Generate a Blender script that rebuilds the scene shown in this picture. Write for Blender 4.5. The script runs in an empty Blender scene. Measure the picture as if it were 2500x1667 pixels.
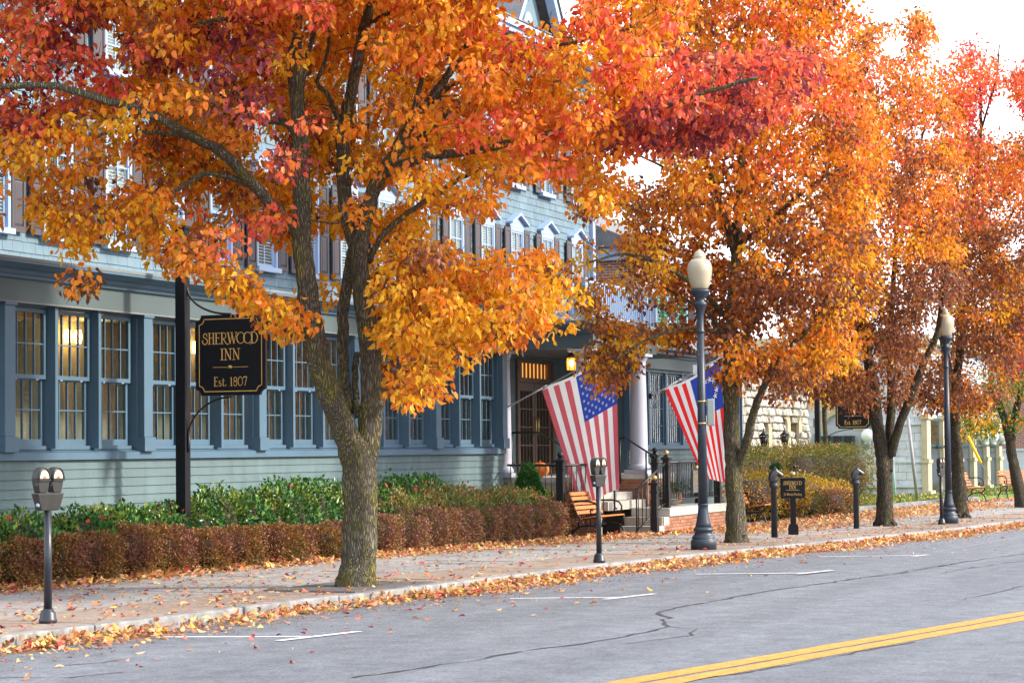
import bpy, bmesh, math, random
import numpy as np
from mathutils import Vector, Matrix
random.seed(7); RNG = np.random.default_rng(11)
S = bpy.context.scene
COL = S.collection
pi = math.pi
# ------------------------------------------------------------------ camera (world: X along the inn front, Y into the inn, Z up; metres)
FPX = 5631.7; YAW, PIT, ROL = 1.19790, 0.0469914, -0.0104233
EYE = np.array([0.0, 0.0, 1.62])
def cam_axes():
    cy, sy, cp, sp, cr, sr = math.cos(YAW), math.sin(YAW), math.cos(PIT), math.sin(PIT), math.cos(ROL), math.sin(ROL)
    f = np.array([sy*cp, cy*cp, sp]); r0 = np.array([cy, -sy, 0.0]); u0 = np.cross(r0, f)
    return cr*r0 + sr*u0, -sr*r0 + cr*u0, f
CR, CU, CF = cam_axes()
cam_d = bpy.data.cameras.new('camera'); cam = bpy.data.objects.new('camera', cam_d); COL.objects.link(cam)
cam_d.sensor_width = 36.0; cam_d.lens = 36.0*FPX/2500.0; cam_d.clip_start = 0.3; cam_d.clip_end = 3000
M4 = Matrix(((CR[0], CU[0], -CF[0], EYE[0]), (CR[1], CU[1], -CF[1], EYE[1]), (CR[2], CU[2], -CF[2], EYE[2]), (0, 0, 0, 1)))
cam.matrix_world = M4
S.camera = cam
# ------------------------------------------------------------------ sky, sun, exposure
SUN_DIR = Vector((0.30, -1.0, 0.62)).normalized()      # towards the sun
SUN_EL = math.asin(SUN_DIR.z); SUN_AZ = math.atan2(SUN_DIR.x, SUN_DIR.y)
W = bpy.data.worlds.new('World'); S.world = W; W.use_nodes = True
wn = W.node_tree.nodes; wl = W.node_tree.links; wn.clear()
sky = wn.new('ShaderNodeTexSky'); sky.sky_type = 'NISHITA'; sky.sun_disc = False
sky.sun_elevation = SUN_EL; sky.sun_rotation = SUN_AZ; sky.air_density = 1.0; sky.dust_density = 2.0; sky.ozone_density = 1.5
bg = wn.new('ShaderNodeBackground'); bg.inputs['Strength'].default_value = 0.15
wo = wn.new('ShaderNodeOutputWorld')
tc = wn.new('ShaderNodeTexCoord'); sp = wn.new('ShaderNodeSeparateXYZ'); wl.new(tc.outputs['Generated'], sp.inputs[0])
vr = wn.new('ShaderNodeMapRange'); vr.inputs[1].default_value = 0.0; vr.inputs[2].default_value = 0.75; vr.inputs[3].default_value = 0.88; vr.inputs[4].default_value = 0.40   # thin white cloud, thicker to the horizon
wl.new(sp.outputs[2], vr.inputs[0])
vm_ = wn.new('ShaderNodeMix'); vm_.data_type = 'RGBA'; vm_.inputs[7].default_value = (6.2, 6.35, 6.6, 1); wl.new(vr.outputs[0], vm_.inputs[0]); wl.new(sky.outputs[0], vm_.inputs[6])
wl.new(vm_.outputs[2], bg.inputs[0]); wl.new(bg.outputs[0], wo.inputs[0])
sun_d = bpy.data.lights.new('sun', 'SUN'); sun_d.energy = 2.0; sun_d.angle = math.radians(5.0); sun_d.color = (1.0, 0.90, 0.76)
sun = bpy.data.objects.new('sun', sun_d); COL.objects.link(sun); sun.location = (10, -30, 40)
sun.rotation_euler = (-SUN_DIR).to_track_quat('-Z', 'Y').to_euler()
S.view_settings.view_transform = 'Standard'; S.view_settings.look = 'None'; S.view_settings.gamma = 1.0
S.view_settings.exposure = 1.68; S.view_settings.use_curve_mapping = False
S.render.engine = 'CYCLES'
S.cycles.max_bounces = 7; S.cycles.diffuse_bounces = 4; S.cycles.glossy_bounces = 3; S.cycles.transmission_bounces = 5; S.cycles.transparent_max_bounces = 10
S.cycles.use_denoising = True; S.cycles.caustics_reflective = False; S.cycles.caustics_refractive = False
S.cycles.sample_clamp_indirect = 6.0
# ------------------------------------------------------------------ photo geometry -> world
def ray(px, py):
    return (px-1250.0)/FPX*CR - (py-833.5)/FPX*CU + CF
def gz(x):                                  # the street falls a little to the right
    return -0.0085*min(max(x-32.0, 0.0), 18.0)
def gnd(px, py, dz=0.0):
    v = ray(px, py); z = 0.0
    for _ in range(12):
        k = (z+dz-EYE[2])/v[2]; p = EYE + v*k; z = gz(p[0])
    return p
def onX(px, py, X): v = ray(px, py); return EYE + v*(X/v[0])
def onY(px, py, Y): v = ray(px, py); return EYE + v*(Y/v[1])
def atd(px, py, d): return EYE + ray(px, py)*d
def depth(p): return float(np.dot(np.asarray(p)-EYE, CF))
# ------------------------------------------------------------------ materials
def mk(name, col, rough=0.6, var=0.12, scale=3.0, bump=0.0, bscale=60.0, metal=0.0, spec=0.4, col2=None, stretch=(1, 1, 1), coat=0.0, hue=0.0, streak=None, speck=None):
    m = bpy.data.materials.new(name); m.use_nodes = True; n = m.node_tree.nodes; l = m.node_tree.links
    b = n['Principled BSDF']; b.inputs['Roughness'].default_value = rough; b.inputs['Metallic'].default_value = metal
    b.inputs['Specular IOR Level'].default_value = spec; b.inputs['Coat Weight'].default_value = coat
    g = n.new('ShaderNodeNewGeometry'); mp = n.new('ShaderNodeMapping'); mp.inputs['Scale'].default_value = stretch
    l.new(g.outputs['Position'], mp.inputs[0])
    t = n.new('ShaderNodeTexNoise'); t.inputs['Scale'].default_value = scale; t.inputs['Detail'].default_value = 6; t.inputs['Roughness'].default_value = 0.65
    l.new(mp.outputs[0], t.inputs[0])
    r = n.new('ShaderNodeMapRange'); r.inputs[1].default_value = 0.32; r.inputs[2].default_value = 0.68
    l.new(t.outputs[0], r.inputs[0])
    c1 = [max(0, c*(1-var)) for c in col]; c2 = list(col2) if col2 else [min(1, c*(1+var)) for c in col]
    x = n.new('ShaderNodeMix'); x.data_type = 'RGBA'; x.inputs[6].default_value = (*c1, 1); x.inputs[7].default_value = (*c2, 1)
    l.new(r.outputs[0], x.inputs[0])
    oi = n.new('ShaderNodeObjectInfo'); rr = n.new('ShaderNodeMapRange'); rr.inputs[3].default_value = 1-hue; rr.inputs[4].default_value = 1+hue
    l.new(oi.outputs['Random'], rr.inputs[0])
    vm = n.new('ShaderNodeVectorMath'); vm.operation = 'SCALE'; l.new(x.outputs[2], vm.inputs[0]); l.new(rr.outputs[0], vm.inputs['Scale'])
    if streak:                                   # wear and grime on a second, stretched scale
        m2 = n.new('ShaderNodeMapping'); m2.inputs['Scale'].default_value = streak[0]; m2.inputs['Rotation'].default_value = (0, 0, streak[3] if len(streak) > 3 else 0); l.new(g.outputs['Position'], m2.inputs[0])
        t3 = n.new('ShaderNodeTexNoise'); t3.inputs['Scale'].default_value = streak[1]; t3.inputs['Detail'].default_value = 7; l.new(m2.outputs[0], t3.inputs[0])
        r3 = n.new('ShaderNodeMapRange'); r3.inputs[1].default_value = .3; r3.inputs[2].default_value = .7; r3.inputs[3].default_value = 1-streak[2]; r3.inputs[4].default_value = 1+streak[2]; l.new(t3.outputs[0], r3.inputs[0])
        v3 = n.new('ShaderNodeVectorMath'); v3.operation = 'SCALE'; l.new(vm.outputs[0], v3.inputs[0]); l.new(r3.outputs[0], v3.inputs['Scale']); vm = v3
    if speck:                                    # aggregate grains
        t4 = n.new('ShaderNodeTexVoronoi'); t4.inputs['Scale'].default_value = speck[0]; l.new(g.outputs['Position'], t4.inputs[0])
        s4 = n.new('ShaderNodeSeparateColor'); l.new(t4.outputs['Color'], s4.inputs[0]); r4 = n.new('ShaderNodeMapRange'); r4.inputs[3].default_value = 1-speck[1]; r4.inputs[4].default_value = 1+speck[1]; l.new(s4.outputs[0], r4.inputs[0])
        v4 = n.new('ShaderNodeVectorMath'); v4.operation = 'SCALE'; l.new(vm.outputs[0], v4.inputs[0]); l.new(r4.outputs[0], v4.inputs['Scale']); vm = v4
    l.new(vm.outputs[0], b.inputs['Base Color'])
    if bump:
        t2 = n.new('ShaderNodeTexNoise'); t2.inputs['Scale'].default_value = bscale; t2.inputs['Detail'].default_value = 5
        l.new(mp.outputs[0], t2.inputs[0])
        bp = n.new('ShaderNodeBump'); bp.inputs['Strength'].default_value = bump; bp.inputs['Distance'].default_value = 0.02
        l.new(t2.outputs[0], bp.inputs['Height']); l.new(bp.outputs[0], b.inputs['Normal'])
    return m
def mk_emit(name, col, strength):
    m = bpy.data.materials.new(name); m.use_nodes = True; n = m.node_tree.nodes; b = n['Principled BSDF']
    b.inputs['Base Color'].default_value = (*col, 1); b.inputs['Emission Color'].default_value = (*col, 1); b.inputs['Emission Strength'].default_value = strength
    return m
def mk_glass(name, tint=(0.92, 0.95, 0.93), rough=0.015):
    m = bpy.data.materials.new(name); m.use_nodes = True; n = m.node_tree.nodes; l = m.node_tree.links; n.clear()
    o = n.new('ShaderNodeOutputMaterial'); mx = n.new('ShaderNodeMixShader'); fr = n.new('ShaderNodeFresnel'); fr.inputs[0].default_value = 1.85
    tr = n.new('ShaderNodeBsdfTransparent'); tr.inputs[0].default_value = (*tint, 1)
    gl = n.new('ShaderNodeBsdfGlossy'); gl.inputs['Roughness'].default_value = rough
    g = n.new('ShaderNodeNewGeometry'); t = n.new('ShaderNodeTexNoise'); t.inputs['Scale'].default_value = 3.0
    bp = n.new('ShaderNodeBump'); bp.inputs['Strength'].default_value = 0.12; bp.inputs['Distance'].default_value = 0.02
    l.new(g.outputs['Position'], t.inputs[0]); l.new(t.outputs[0], bp.inputs['Height']); l.new(bp.outputs[0], gl.inputs['Normal'])
    ml = n.new('ShaderNodeMath'); ml.operation = 'MULTIPLY'; iv = n.new('ShaderNodeMath'); iv.operation = 'SUBTRACT'; iv.inputs[0].default_value = 1.0
    l.new(g.outputs['Backfacing'], iv.inputs[1]); l.new(fr.outputs[0], ml.inputs[0]); l.new(iv.outputs[0], ml.inputs[1])
    l.new(ml.outputs[0], mx.inputs[0]); l.new(tr.outputs[0], mx.inputs[1]); l.new(gl.outputs[0], mx.inputs[2]); l.new(mx.outputs[0], o.inputs[0])
    return m
def mk_leaf(name, trans=0.38, rough=0.45):
    m = bpy.data.materials.new(name); m.use_nodes = True; n = m.node_tree.nodes; l = m.node_tree.links
    b = n['Principled BSDF']; b.inputs['Roughness'].default_value = rough; b.inputs['Specular IOR Level'].default_value = 0.35
    a = n.new('ShaderNodeAttribute'); a.attribute_name = 'col'
    g = n.new('ShaderNodeNewGeometry'); t = n.new('ShaderNodeTexNoise'); t.inputs['Scale'].default_value = 45.0; t.inputs['Detail'].default_value = 3
    l.new(g.outputs['Position'], t.inputs[0])
    r = n.new('ShaderNodeMapRange'); r.inputs[1].default_value = 0.3; r.inputs[2].default_value = 0.7; r.inputs[3].default_value = 0.78; r.inputs[4].default_value = 1.2
    l.new(t.outputs[0], r.inputs[0])
    vm = n.new('ShaderNodeVectorMath'); vm.operation = 'SCALE'; l.new(a.outputs['Color'], vm.inputs[0]); l.new(r.outputs[0], vm.inputs['Scale'])
    l.new(vm.outputs[0], b.inputs['Base Color'])
    tb = n.new('ShaderNodeBsdfTranslucent'); l.new(vm.outputs[0], tb.inputs[0])
    mx = n.new('ShaderNodeMixShader'); mx.inputs[0].default_value = trans
    l.new(b.outputs[0], mx.inputs[1]); l.new(tb.outputs[0], mx.inputs[2]); l.new(mx.outputs[0], n['Material Output'].inputs[0])
    return m
def mk_bark(name, col, moss, bare):
    m = bpy.data.materials.new(name); m.use_nodes = True; n = m.node_tree.nodes; l = m.node_tree.links
    b = n['Principled BSDF']; b.inputs['Roughness'].default_value = 0.9; b.inputs['Specular IOR Level'].default_value = 0.15
    g = n.new('ShaderNodeNewGeometry'); mp = n.new('ShaderNodeMapping'); mp.inputs['Scale'].default_value = (1, 1, 0.12)
    l.new(g.outputs['Position'], mp.inputs[0])
    nz = n.new('ShaderNodeTexNoise'); nz.inputs['Scale'].default_value = 9; nz.inputs['Detail'].default_value = 3
    l.new(mp.outputs[0], nz.inputs[0])
    ad = n.new('ShaderNodeMix'); ad.data_type = 'VECTOR'; ad.inputs[0].default_value = 0.09
    l.new(mp.outputs[0], ad.inputs[4]); l.new(nz.outputs['Color'], ad.inputs[5])
    vo = n.new('ShaderNodeTexVoronoi'); vo.feature = 'DISTANCE_TO_EDGE'; vo.inputs['Scale'].default_value = 62
    l.new(ad.outputs[1], vo.inputs[0])
    cr = n.new('ShaderNodeMapRange'); cr.inputs[1].default_value = 0.0; cr.inputs[2].default_value = 0.26
    l.new(vo.outputs['Distance'], cr.inputs[0])
    n2 = n.new('ShaderNodeTexNoise'); n2.inputs['Scale'].default_value = 5.5; n2.inputs['Detail'].default_value = 8; n2.inputs['Roughness'].default_value = 0.7
    mp2 = n.new('ShaderNodeMapping'); mp2.inputs['Scale'].default_value = (1, 1, 0.45); l.new(g.outputs['Position'], mp2.inputs[0]); l.new(mp2.outputs[0], n2.inputs[0])
    rm = n.new('ShaderNodeMapRange'); rm.inputs[1].default_value = 0.47; rm.inputs[2].default_value = 0.64; l.new(n2.outputs[0], rm.inputs[0])
    n3 = n.new('ShaderNodeTexNoise'); n3.inputs['Scale'].default_value = 3.0; n3.inputs['Detail'].default_value = 7; l.new(mp2.outputs[0], n3.inputs[0])
    rm3 = n.new('ShaderNodeMapRange'); rm3.inputs[1].default_value = 0.60; rm3.inputs[2].default_value = 0.70; l.new(n3.outputs[0], rm3.inputs[0])
    x1 = n.new('ShaderNodeMix'); x1.data_type = 'RGBA'; x1.inputs[6].default_value = (*col, 1); x1.inputs[7].default_value = (*moss, 1); l.new(rm.outputs[0], x1.inputs[0])
    x2 = n.new('ShaderNodeMix'); x2.data_type = 'RGBA'; x2.inputs[7].default_value = (*bare, 1); l.new(x1.outputs[2], x2.inputs[6]); l.new(rm3.outputs[0], x2.inputs[0])
    x3 = n.new('ShaderNodeMix'); x3.data_type = 'RGBA'; x3.inputs[6].default_value = (col[0]*0.38, col[1]*0.38, col[2]*0.38, 1); l.new(x2.outputs[2], x3.inputs[7]); l.new(cr.outputs[0], x3.inputs[0])
    l.new(x3.outputs[2], b.inputs['Base Color'])
    bp = n.new('ShaderNodeBump'); bp.inputs['Strength'].default_value = 1.0; bp.inputs['Distance'].default_value = 0.03
    l.new(cr.outputs[0], bp.inputs['Height']); l.new(bp.outputs[0], b.inputs['Normal'])
    return m
def mk_courses(name, c1, c2, mortar, bw, bh, rough=0.85, joint=0.012):   # far masonry, too small to pick apart
    m = bpy.data.materials.new(name); m.use_nodes = True; n = m.node_tree.nodes; l = m.node_tree.links
    b = n['Principled BSDF']; b.inputs['Roughness'].default_value = rough
    g = n.new('ShaderNodeNewGeometry'); sp = n.new('ShaderNodeSeparateXYZ'); l.new(g.outputs['Position'], sp.inputs[0])
    ad = n.new('ShaderNodeMath'); l.new(sp.outputs[0], ad.inputs[0]); l.new(sp.outputs[1], ad.inputs[1])
    cb = n.new('ShaderNodeCombineXYZ'); l.new(ad.outputs[0], cb.inputs[0]); l.new(sp.outputs[2], cb.inputs[1])
    br = n.new('ShaderNodeTexBrick'); br.inputs['Color1'].default_value = (*c1, 1); br.inputs['Color2'].default_value = (*c2, 1); br.inputs['Mortar'].default_value = (*mortar, 1)
    br.inputs['Scale'].default_value = 1.0; br.inputs['Brick Width'].default_value = bw; br.inputs['Row Height'].default_value = bh; br.inputs['Mortar Size'].default_value = joint
    l.new(cb.outputs[0], br.inputs[0]); l.new(br.outputs[0], b.inputs['Base Color'])
    bp = n.new('ShaderNodeBump'); bp.inputs['Strength'].default_value = 0.5; bp.inputs['Distance'].default_value = 0.01; bp.invert = True
    l.new(br.outputs['Fac'], bp.inputs['Height']); l.new(bp.outputs[0], b.inputs['Normal'])
    return m
# ------------------------------------------------------------------ mesh helpers
def wloc(o):
    p = Vector((0, 0, 0))
    while o is not None: p += o.location; o = o.parent
    return p
class MB:
    def __init__(s): s.v = []; s.f = []; s.m = []; s.sm = []
    def add(s, vs, fs, mi=0, sm=False):
        k = len(s.v); s.v.extend([tuple(map(float, p)) for p in vs])
        for f in fs: s.f.append(tuple(i+k for i in f)); s.m.append(mi); s.sm.append(sm)
        return s
    def box(s, a, b, mi=0):
        x0, y0, z0 = a; x1, y1, z1 = b
        return s.add([(x0,y0,z0),(x1,y0,z0),(x1,y1,z0),(x0,y1,z0),(x0,y0,z1),(x1,y0,z1),(x1,y1,z1),(x0,y1,z1)],
                     [(0,3,2,1),(4,5,6,7),(0,1,5,4),(1,2,6,5),(2,3,7,6),(3,0,4,7)], mi)
    def obox(s, c, u, v, w, mi=0):         # centre + three half vectors
        c, u, v, w = map(np.asarray, (c, u, v, w))
        vs = [c-u-v-w, c+u-v-w, c+u+v-w, c-u+v-w, c-u-v+w, c+u-v+w, c+u+v+w, c-u+v+w]
        fl = [(0,3,2,1),(4,5,6,7),(0,1,5,4),(1,2,6,5),(2,3,7,6),(3,0,4,7)]
        if np.dot(np.cross(u, v), w) < 0: fl = [tuple(reversed(f)) for f in fl]
        return s.add(vs, fl, mi)
    def poly(s, pts, mi=0): return s.add(pts, [tuple(range(len(pts)))], mi)
    def prism(s, pts, d, mi=0, sm=False):  # polygon (3d) extruded by vector d
        n = len(pts); p = [np.asarray(q, float) for q in pts]; d = np.asarray(d, float)
        nrm = np.zeros(3)
        for i in range(n): nrm += np.cross(p[i], p[(i+1) % n])
        if np.dot(nrm, d) < 0: p = p[::-1]
        s.add(p + [q+d for q in p], [tuple(reversed(range(n))), tuple(range(n, 2*n))] + [(i, (i+1) % n, n+(i+1) % n, n+i) for i in range(n)], mi, sm)
        return s
    def tube(s, pts, rad, n=8, mi=0, sm=True, cap=True, wob=None):
        P = [np.asarray(p, float) for p in pts]; k = len(P)
        if not hasattr(rad, '__len__'): rad = [rad]*k
        T = []
        for i in range(k):
            t = P[min(i+1, k-1)] - P[max(i-1, 0)]; T.append(t/(np.linalg.norm(t)+1e-9))
        a = np.array([1.0, 0, 0]) if abs(T[0][0]) < 0.8 else np.array([0, 1.0, 0])
        u = np.cross(T[0], a); u /= np.linalg.norm(u); vs = []
        for i in range(k):
            u = u - np.dot(u, T[i])*T[i]; u /= (np.linalg.norm(u)+1e-9); w = np.cross(T[i], u)
            for j in range(n):
                th = 2*pi*j/n; r = rad[i]*(wob(i, th) if wob else 1.0)
                vs.append(P[i] + r*(math.cos(th)*u + math.sin(th)*w))
        fs = [(i*n+j, i*n+(j+1) % n, (i+1)*n+(j+1) % n, (i+1)*n+j) for i in range(k-1) for j in range(n)]
        if cap: fs += [tuple(reversed(range(n))), tuple(range((k-1)*n, k*n))]
        return s.add(vs, fs, mi, sm)
    def lathe(s, prof, c=(0, 0, 0), n=20, mi=0, sm=True, flute=None):
        vs = []; k = len(prof)
        for i, (r, z) in enumerate(prof):
            for j in range(n):
                th = 2*pi*j/n; q = r*(flute(i, j) if flute else 1.0)
                vs.append((c[0]+q*math.cos(th), c[1]+q*math.sin(th), c[2]+z))
        fs = [(i*n+j, i*n+(j+1) % n, (i+1)*n+(j+1) % n, (i+1)*n+j) for i in range(k-1) for j in range(n)]
        fs += [tuple(reversed(range(n))), tuple(range((k-1)*n, k*n))]
        return s.add(vs, fs, mi, sm)
    def mesh(s, name, mats, off=None):
        me = bpy.data.meshes.new(name)
        v = s.v if off is None else [(a[0]-off[0], a[1]-off[1], a[2]-off[2]) for a in s.v]
        me.from_pydata(v, [], s.f)
        for m in (mats if isinstance(mats, (list, tuple)) else [mats]): me.materials.append(m)
        me.polygons.foreach_set('material_index', s.m); me.polygons.foreach_set('use_smooth', s.sm)
        me.update(); return me
    def build(s, name, mats, parent=None, bevel=0.0):
        me = s.mesh(name, mats, wloc(parent) if parent else None)
        if bevel:
            bm = bmesh.new(); bm.from_mesh(me)
            es = [e for e in bm.edges if len(e.link_faces) == 2 and e.calc_face_angle(0) > 0.5]
            bmesh.ops.bevel(bm, geom=es, offset=bevel, segments=2, affect='EDGES', profile=0.6, clamp_overlap=True)
            bm.to_mesh(me); bm.free(); me.update()
        o = bpy.data.objects.new(name, me); COL.objects.link(o); o.parent = parent
        return o
def inst(name, me, parent, loc, rot=(0, 0, 0), sc=None):
    o = bpy.data.objects.new(name, me); COL.objects.link(o); o.parent = parent
    o.location = Vector(loc) - (wloc(parent) if parent else Vector((0, 0, 0))); o.rotation_euler = rot
    if sc: o.scale = sc
    return o
def tag(o, label, cat, group=None):
    o['label'] = label; o['category'] = cat
    if group: o['group'] = group
    return o
def thing(name, label, cat, loc=(0, 0, 0), group=None):
    o = bpy.data.objects.new(name, None); o.empty_display_size = 0.2; COL.objects.link(o); o.location = Vector(loc)
    return tag(o, label, cat, group)
def struct(o): o['kind'] = 'structure'; return o
def stuff(o): o['kind'] = 'stuff'; return o
def dup(root, loc, rotz, label):
    def rec(o, par):
        c = o.copy(); COL.objects.link(c); c.parent = par
        for ch in o.children: rec(ch, c)
        return c
    kids = list(root.children)
    r = root.copy(); COL.objects.link(r); r.location = Vector(loc); r.rotation_euler = (0, 0, rotz); r['label'] = label
    for ch in kids: rec(ch, r)
    return r
def grad(px): return px
# leaves: numpy-built meshes, one small folded ovate blade per leaf
L7 = np.array([(0,0,0),(.26,.30,.07),(.62,.24,.06),(1,0,-.14),(.62,-.24,.06),(.26,-.30,.07),(.45,0,-.03)])
TRI7 = np.array([(0,5,6),(5,4,6),(4,3,6),(3,2,6),(2,1,6),(1,0,6)])
L4 = np.array([(0,0,0),(.42,.30,.06),(1,0,-.10),(.42,-.30,.06)])
TRI4 = np.array([(0,3,2),(0,2,1)])
def unit(a): return a/(np.linalg.norm(a, axis=-1, keepdims=True)+1e-9)
def leaf_mesh(name, P, A, size, cols, mat, tmpl=7, NB=None, curl=None):
    L, T = (L7, TRI7) if tmpl == 7 else (L4, TRI4)
    n = len(P); A = unit(A)
    B = unit(np.cross(A, RNG.normal(size=(n, 3)) if NB is None else NB)); C = np.cross(A, B)
    size = np.asarray(size).reshape(n, 1, 1)
    Lz = np.broadcast_to(L[None], (n, len(L), 3)).copy()
    if curl is not None: Lz[:, :, 2] *= np.asarray(curl).reshape(n, 1)
    V = P[:, None, :] + size*(Lz[:, :, 0:1]*A[:, None, :] + Lz[:, :, 1:2]*B[:, None, :] + Lz[:, :, 2:3]*C[:, None, :])
    k = len(L); F = (T[None] + (np.arange(n)*k)[:, None, None]).reshape(-1, 3)
    me = bpy.data.meshes.new(name); me.vertices.add(n*k); me.vertices.foreach_set('co', V.reshape(-1).astype(np.float32))
    nf = len(F); me.loops.add(nf*3); me.loops.foreach_set('vertex_index', F.reshape(-1).astype(np.int32))
    me.polygons.add(nf); me.polygons.foreach_set('loop_start', np.arange(0, nf*3, 3, dtype=np.int32)); me.polygons.foreach_set('loop_total', np.full(nf, 3, dtype=np.int32))
    me.polygons.foreach_set('use_smooth', np.ones(nf, dtype=bool))
    at = me.attributes.new('col', 'FLOAT_COLOR', 'POINT')
    c4 = np.ones((n, k, 4), np.float32); c4[:, :, :3] = np.asarray(cols)[:, None, :]
    at.data.foreach_set('color', c4.reshape(-1)); me.materials.append(mat); me.update(calc_edges=True); me.validate()
    return me
def link(name, me, parent=None):
    o = bpy.data.objects.new(name, me); COL.objects.link(o)
    if parent is not None: o.parent = parent; o.location = -wloc(parent)
    return o
def in_poly(x, y, poly):
    x = np.asarray(x); y = np.asarray(y); ins = np.zeros(x.shape, bool); n = len(poly)
    for i in range(n):
        x0, y0 = poly[i]; x1, y1 = poly[(i+1) % n]
        c = ((y0 > y) != (y1 > y)) & (x < (x1-x0)*(y-y0)/((y1-y0) if y1 != y0 else 1e-9) + x0); ins ^= c
    return ins
# ================================================================== STREET
M_asph = mk('asphalt', (0.205, 0.222, 0.254), 0.9, 0.16, 1.3, 0.9, 140, col2=(0.26, 0.28, 0.312), stretch=(3, 3, 3), streak=((.05, 1.3, 1), 1.0, .15, .12), speck=(55, .22))
M_conc = mk('walk_concrete', (0.255, 0.245, 0.235), 0.9, 0.2, 2.2, 0.25, 90, hue=0.10, streak=((1, 1, 1), 14, .16), speck=(60, .10))
M_tan = mk('verge_concrete', (0.25, 0.195, 0.155), 0.9, 0.2, 2.0, 0.3, 80, hue=0.10, streak=((1, 1, 1), 14, .16), speck=(60, .10))
M_kerb = mk('kerb_granite', (0.24, 0.24, 0.242), 0.8, 0.35, 6.0, 0.35, 70, hue=0.12, streak=((1, 1, 1), 5, .25))
M_white = mk('road_paint_white', (0.6, 0.61, 0.63), 0.7, 0.22, 14)
M_yel = mk('road_paint_yellow', (0.48, 0.23, 0.038), 0.75, 0.22, 9, streak=((1, 1, 1), 30, .22))
M_crack = mk('crack_tar', (0.035, 0.035, 0.04), 0.8, 0.3, 20)
M_soil = mk('soil', (0.085, 0.06, 0.045), 0.95, 0.35, 5, 0.6, 40)
M_earth = mk('ground_earth', (0.16, 0.15, 0.10), 0.95, 0.3, 0.3)
M_lawn = mk('lawn_green', (0.10, 0.22, 0.03), 0.9, 0.35, 3.0, 0.5, 60, col2=(0.20, 0.30, 0.05))
K0 = gnd(0, 1549); K1 = gnd(2414, 1277)
KD = (K1-K0)[:2]; KD = KD/np.linalg.norm(KD); KN = np.array([-KD[1], KD[0]])   # along the kerb / towards the inn
if KN[1] < 0: KN = -KN
def kp(s, n, z=0.0):
    x, y = K0[:2] + s*KD + n*KN
    return np.array([x, y, gz(x)+z])
def sn(p): d = np.asarray(p)[:2]-K0[:2]; return float(d@KD), float(d@KN)
ROADZ = -0.13
def strip(name, mat, s0, s1, n0, n1, z, step=6.0, parent=None):
    b = MB(); ss = np.arange(s0, s1+step, step); vs = []
    for s in ss: vs += [kp(s, n0, z), kp(s, n1, z)]
    b.add(vs, [(2*i, 2*i+2, 2*i+3, 2*i+1) if n1 > n0 else (2*i, 2*i+1, 2*i+3, 2*i+2) for i in range(len(ss)-1)])
    return b.build(name, mat, parent)
b = MB(); b.box((-500, -500, -0.9), (900, 700, -0.5)); struct(b.build('ground', M_earth))
road = struct(strip('road', M_asph, -60, 160, -16.0, 0.0, ROADZ))
far_pave = struct(strip('far_pavement', M_conc, -60, 160, -22.0, -16.0, 0.0))
subgrade = struct(strip('planting_bed', M_soil, -30, 140, -0.02, 30.0, -0.045))
kerb = bpy.data.objects.new('kerb', None); COL.objects.link(kerb); kerb.location = kp(0, 0); struct(kerb)
s = -12.0
while s < 70:
    L = random.uniform(1.9, 3.1); dz = random.uniform(-0.008, 0.008); dn = random.uniform(-0.012, 0.012)
    bb = MB(); g = 0.012; q = [(s+g, -0.15+dn), (s+L-g, -0.15+dn), (s+L-g, 0.0), (s+g, 0.0)]
    lo = [kp(a, c, -0.22) for a, c in q]; bb.prism(lo, (0, 0, 0.225+dz)); bb.build('kerb_stone', M_kerb, kerb, bevel=0.018); s += L
WALKN = 4.35
pave = bpy.data.objects.new('pavement', None); COL.objects.link(pave); pave.location = kp(0, 1); struct(pave)
def slab(s0, s1, n0, n1, mat, nm):
    bb = MB(); g = 0.006; dz = random.uniform(-0.006, 0.004)
    bb.prism([kp(s0+g, n0+g, -0.1), kp(s1-g, n0+g, -0.1), kp(s1-g, n1-g, -0.1), kp(s0+g, n1-g, -0.1)], (0, 0, 0.1+dz)); bb.build(nm, mat, pave)
s = -10.5
while s < 62:
    slab(s, s+1.5, 1.42, 2.9, M_conc, 'paving_slab'); slab(s, s+1.5, 2.9, WALKN, M_conc, 'paving_slab')
    if not any(abs(s+0.75-sn(gnd(a, c))[0]) < 1.0 for a, c in ()): slab(s, s+1.5, 0.02, 1.40, M_tan, 'verge_slab')
    s += 1.5
struct(strip('verge_joint', M_soil, -11, 62, 0.0, WALKN, -0.012))
# front bed of earth under the inn hedges is 'planting_bed'; apron in front of the stairs
b = MB(); b.prism([kp(27.3, WALKN, -0.1), kp(36.0, WALKN, -0.1), kp(36.0, 7.6, -0.1), kp(27.3, 7.6, -0.1)], (0, 0, 0.097)); struct(b.build('stair_apron', M_conc))
LN = 0.5*(sn(gnd(2120, 1238))[1]+sn(gnd(2280, 1234))[1])
print('lawn edge', sn(gnd(2120, 1238)), sn(gnd(2280, 1234)), sn(gnd(2480, 1232)))
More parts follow.
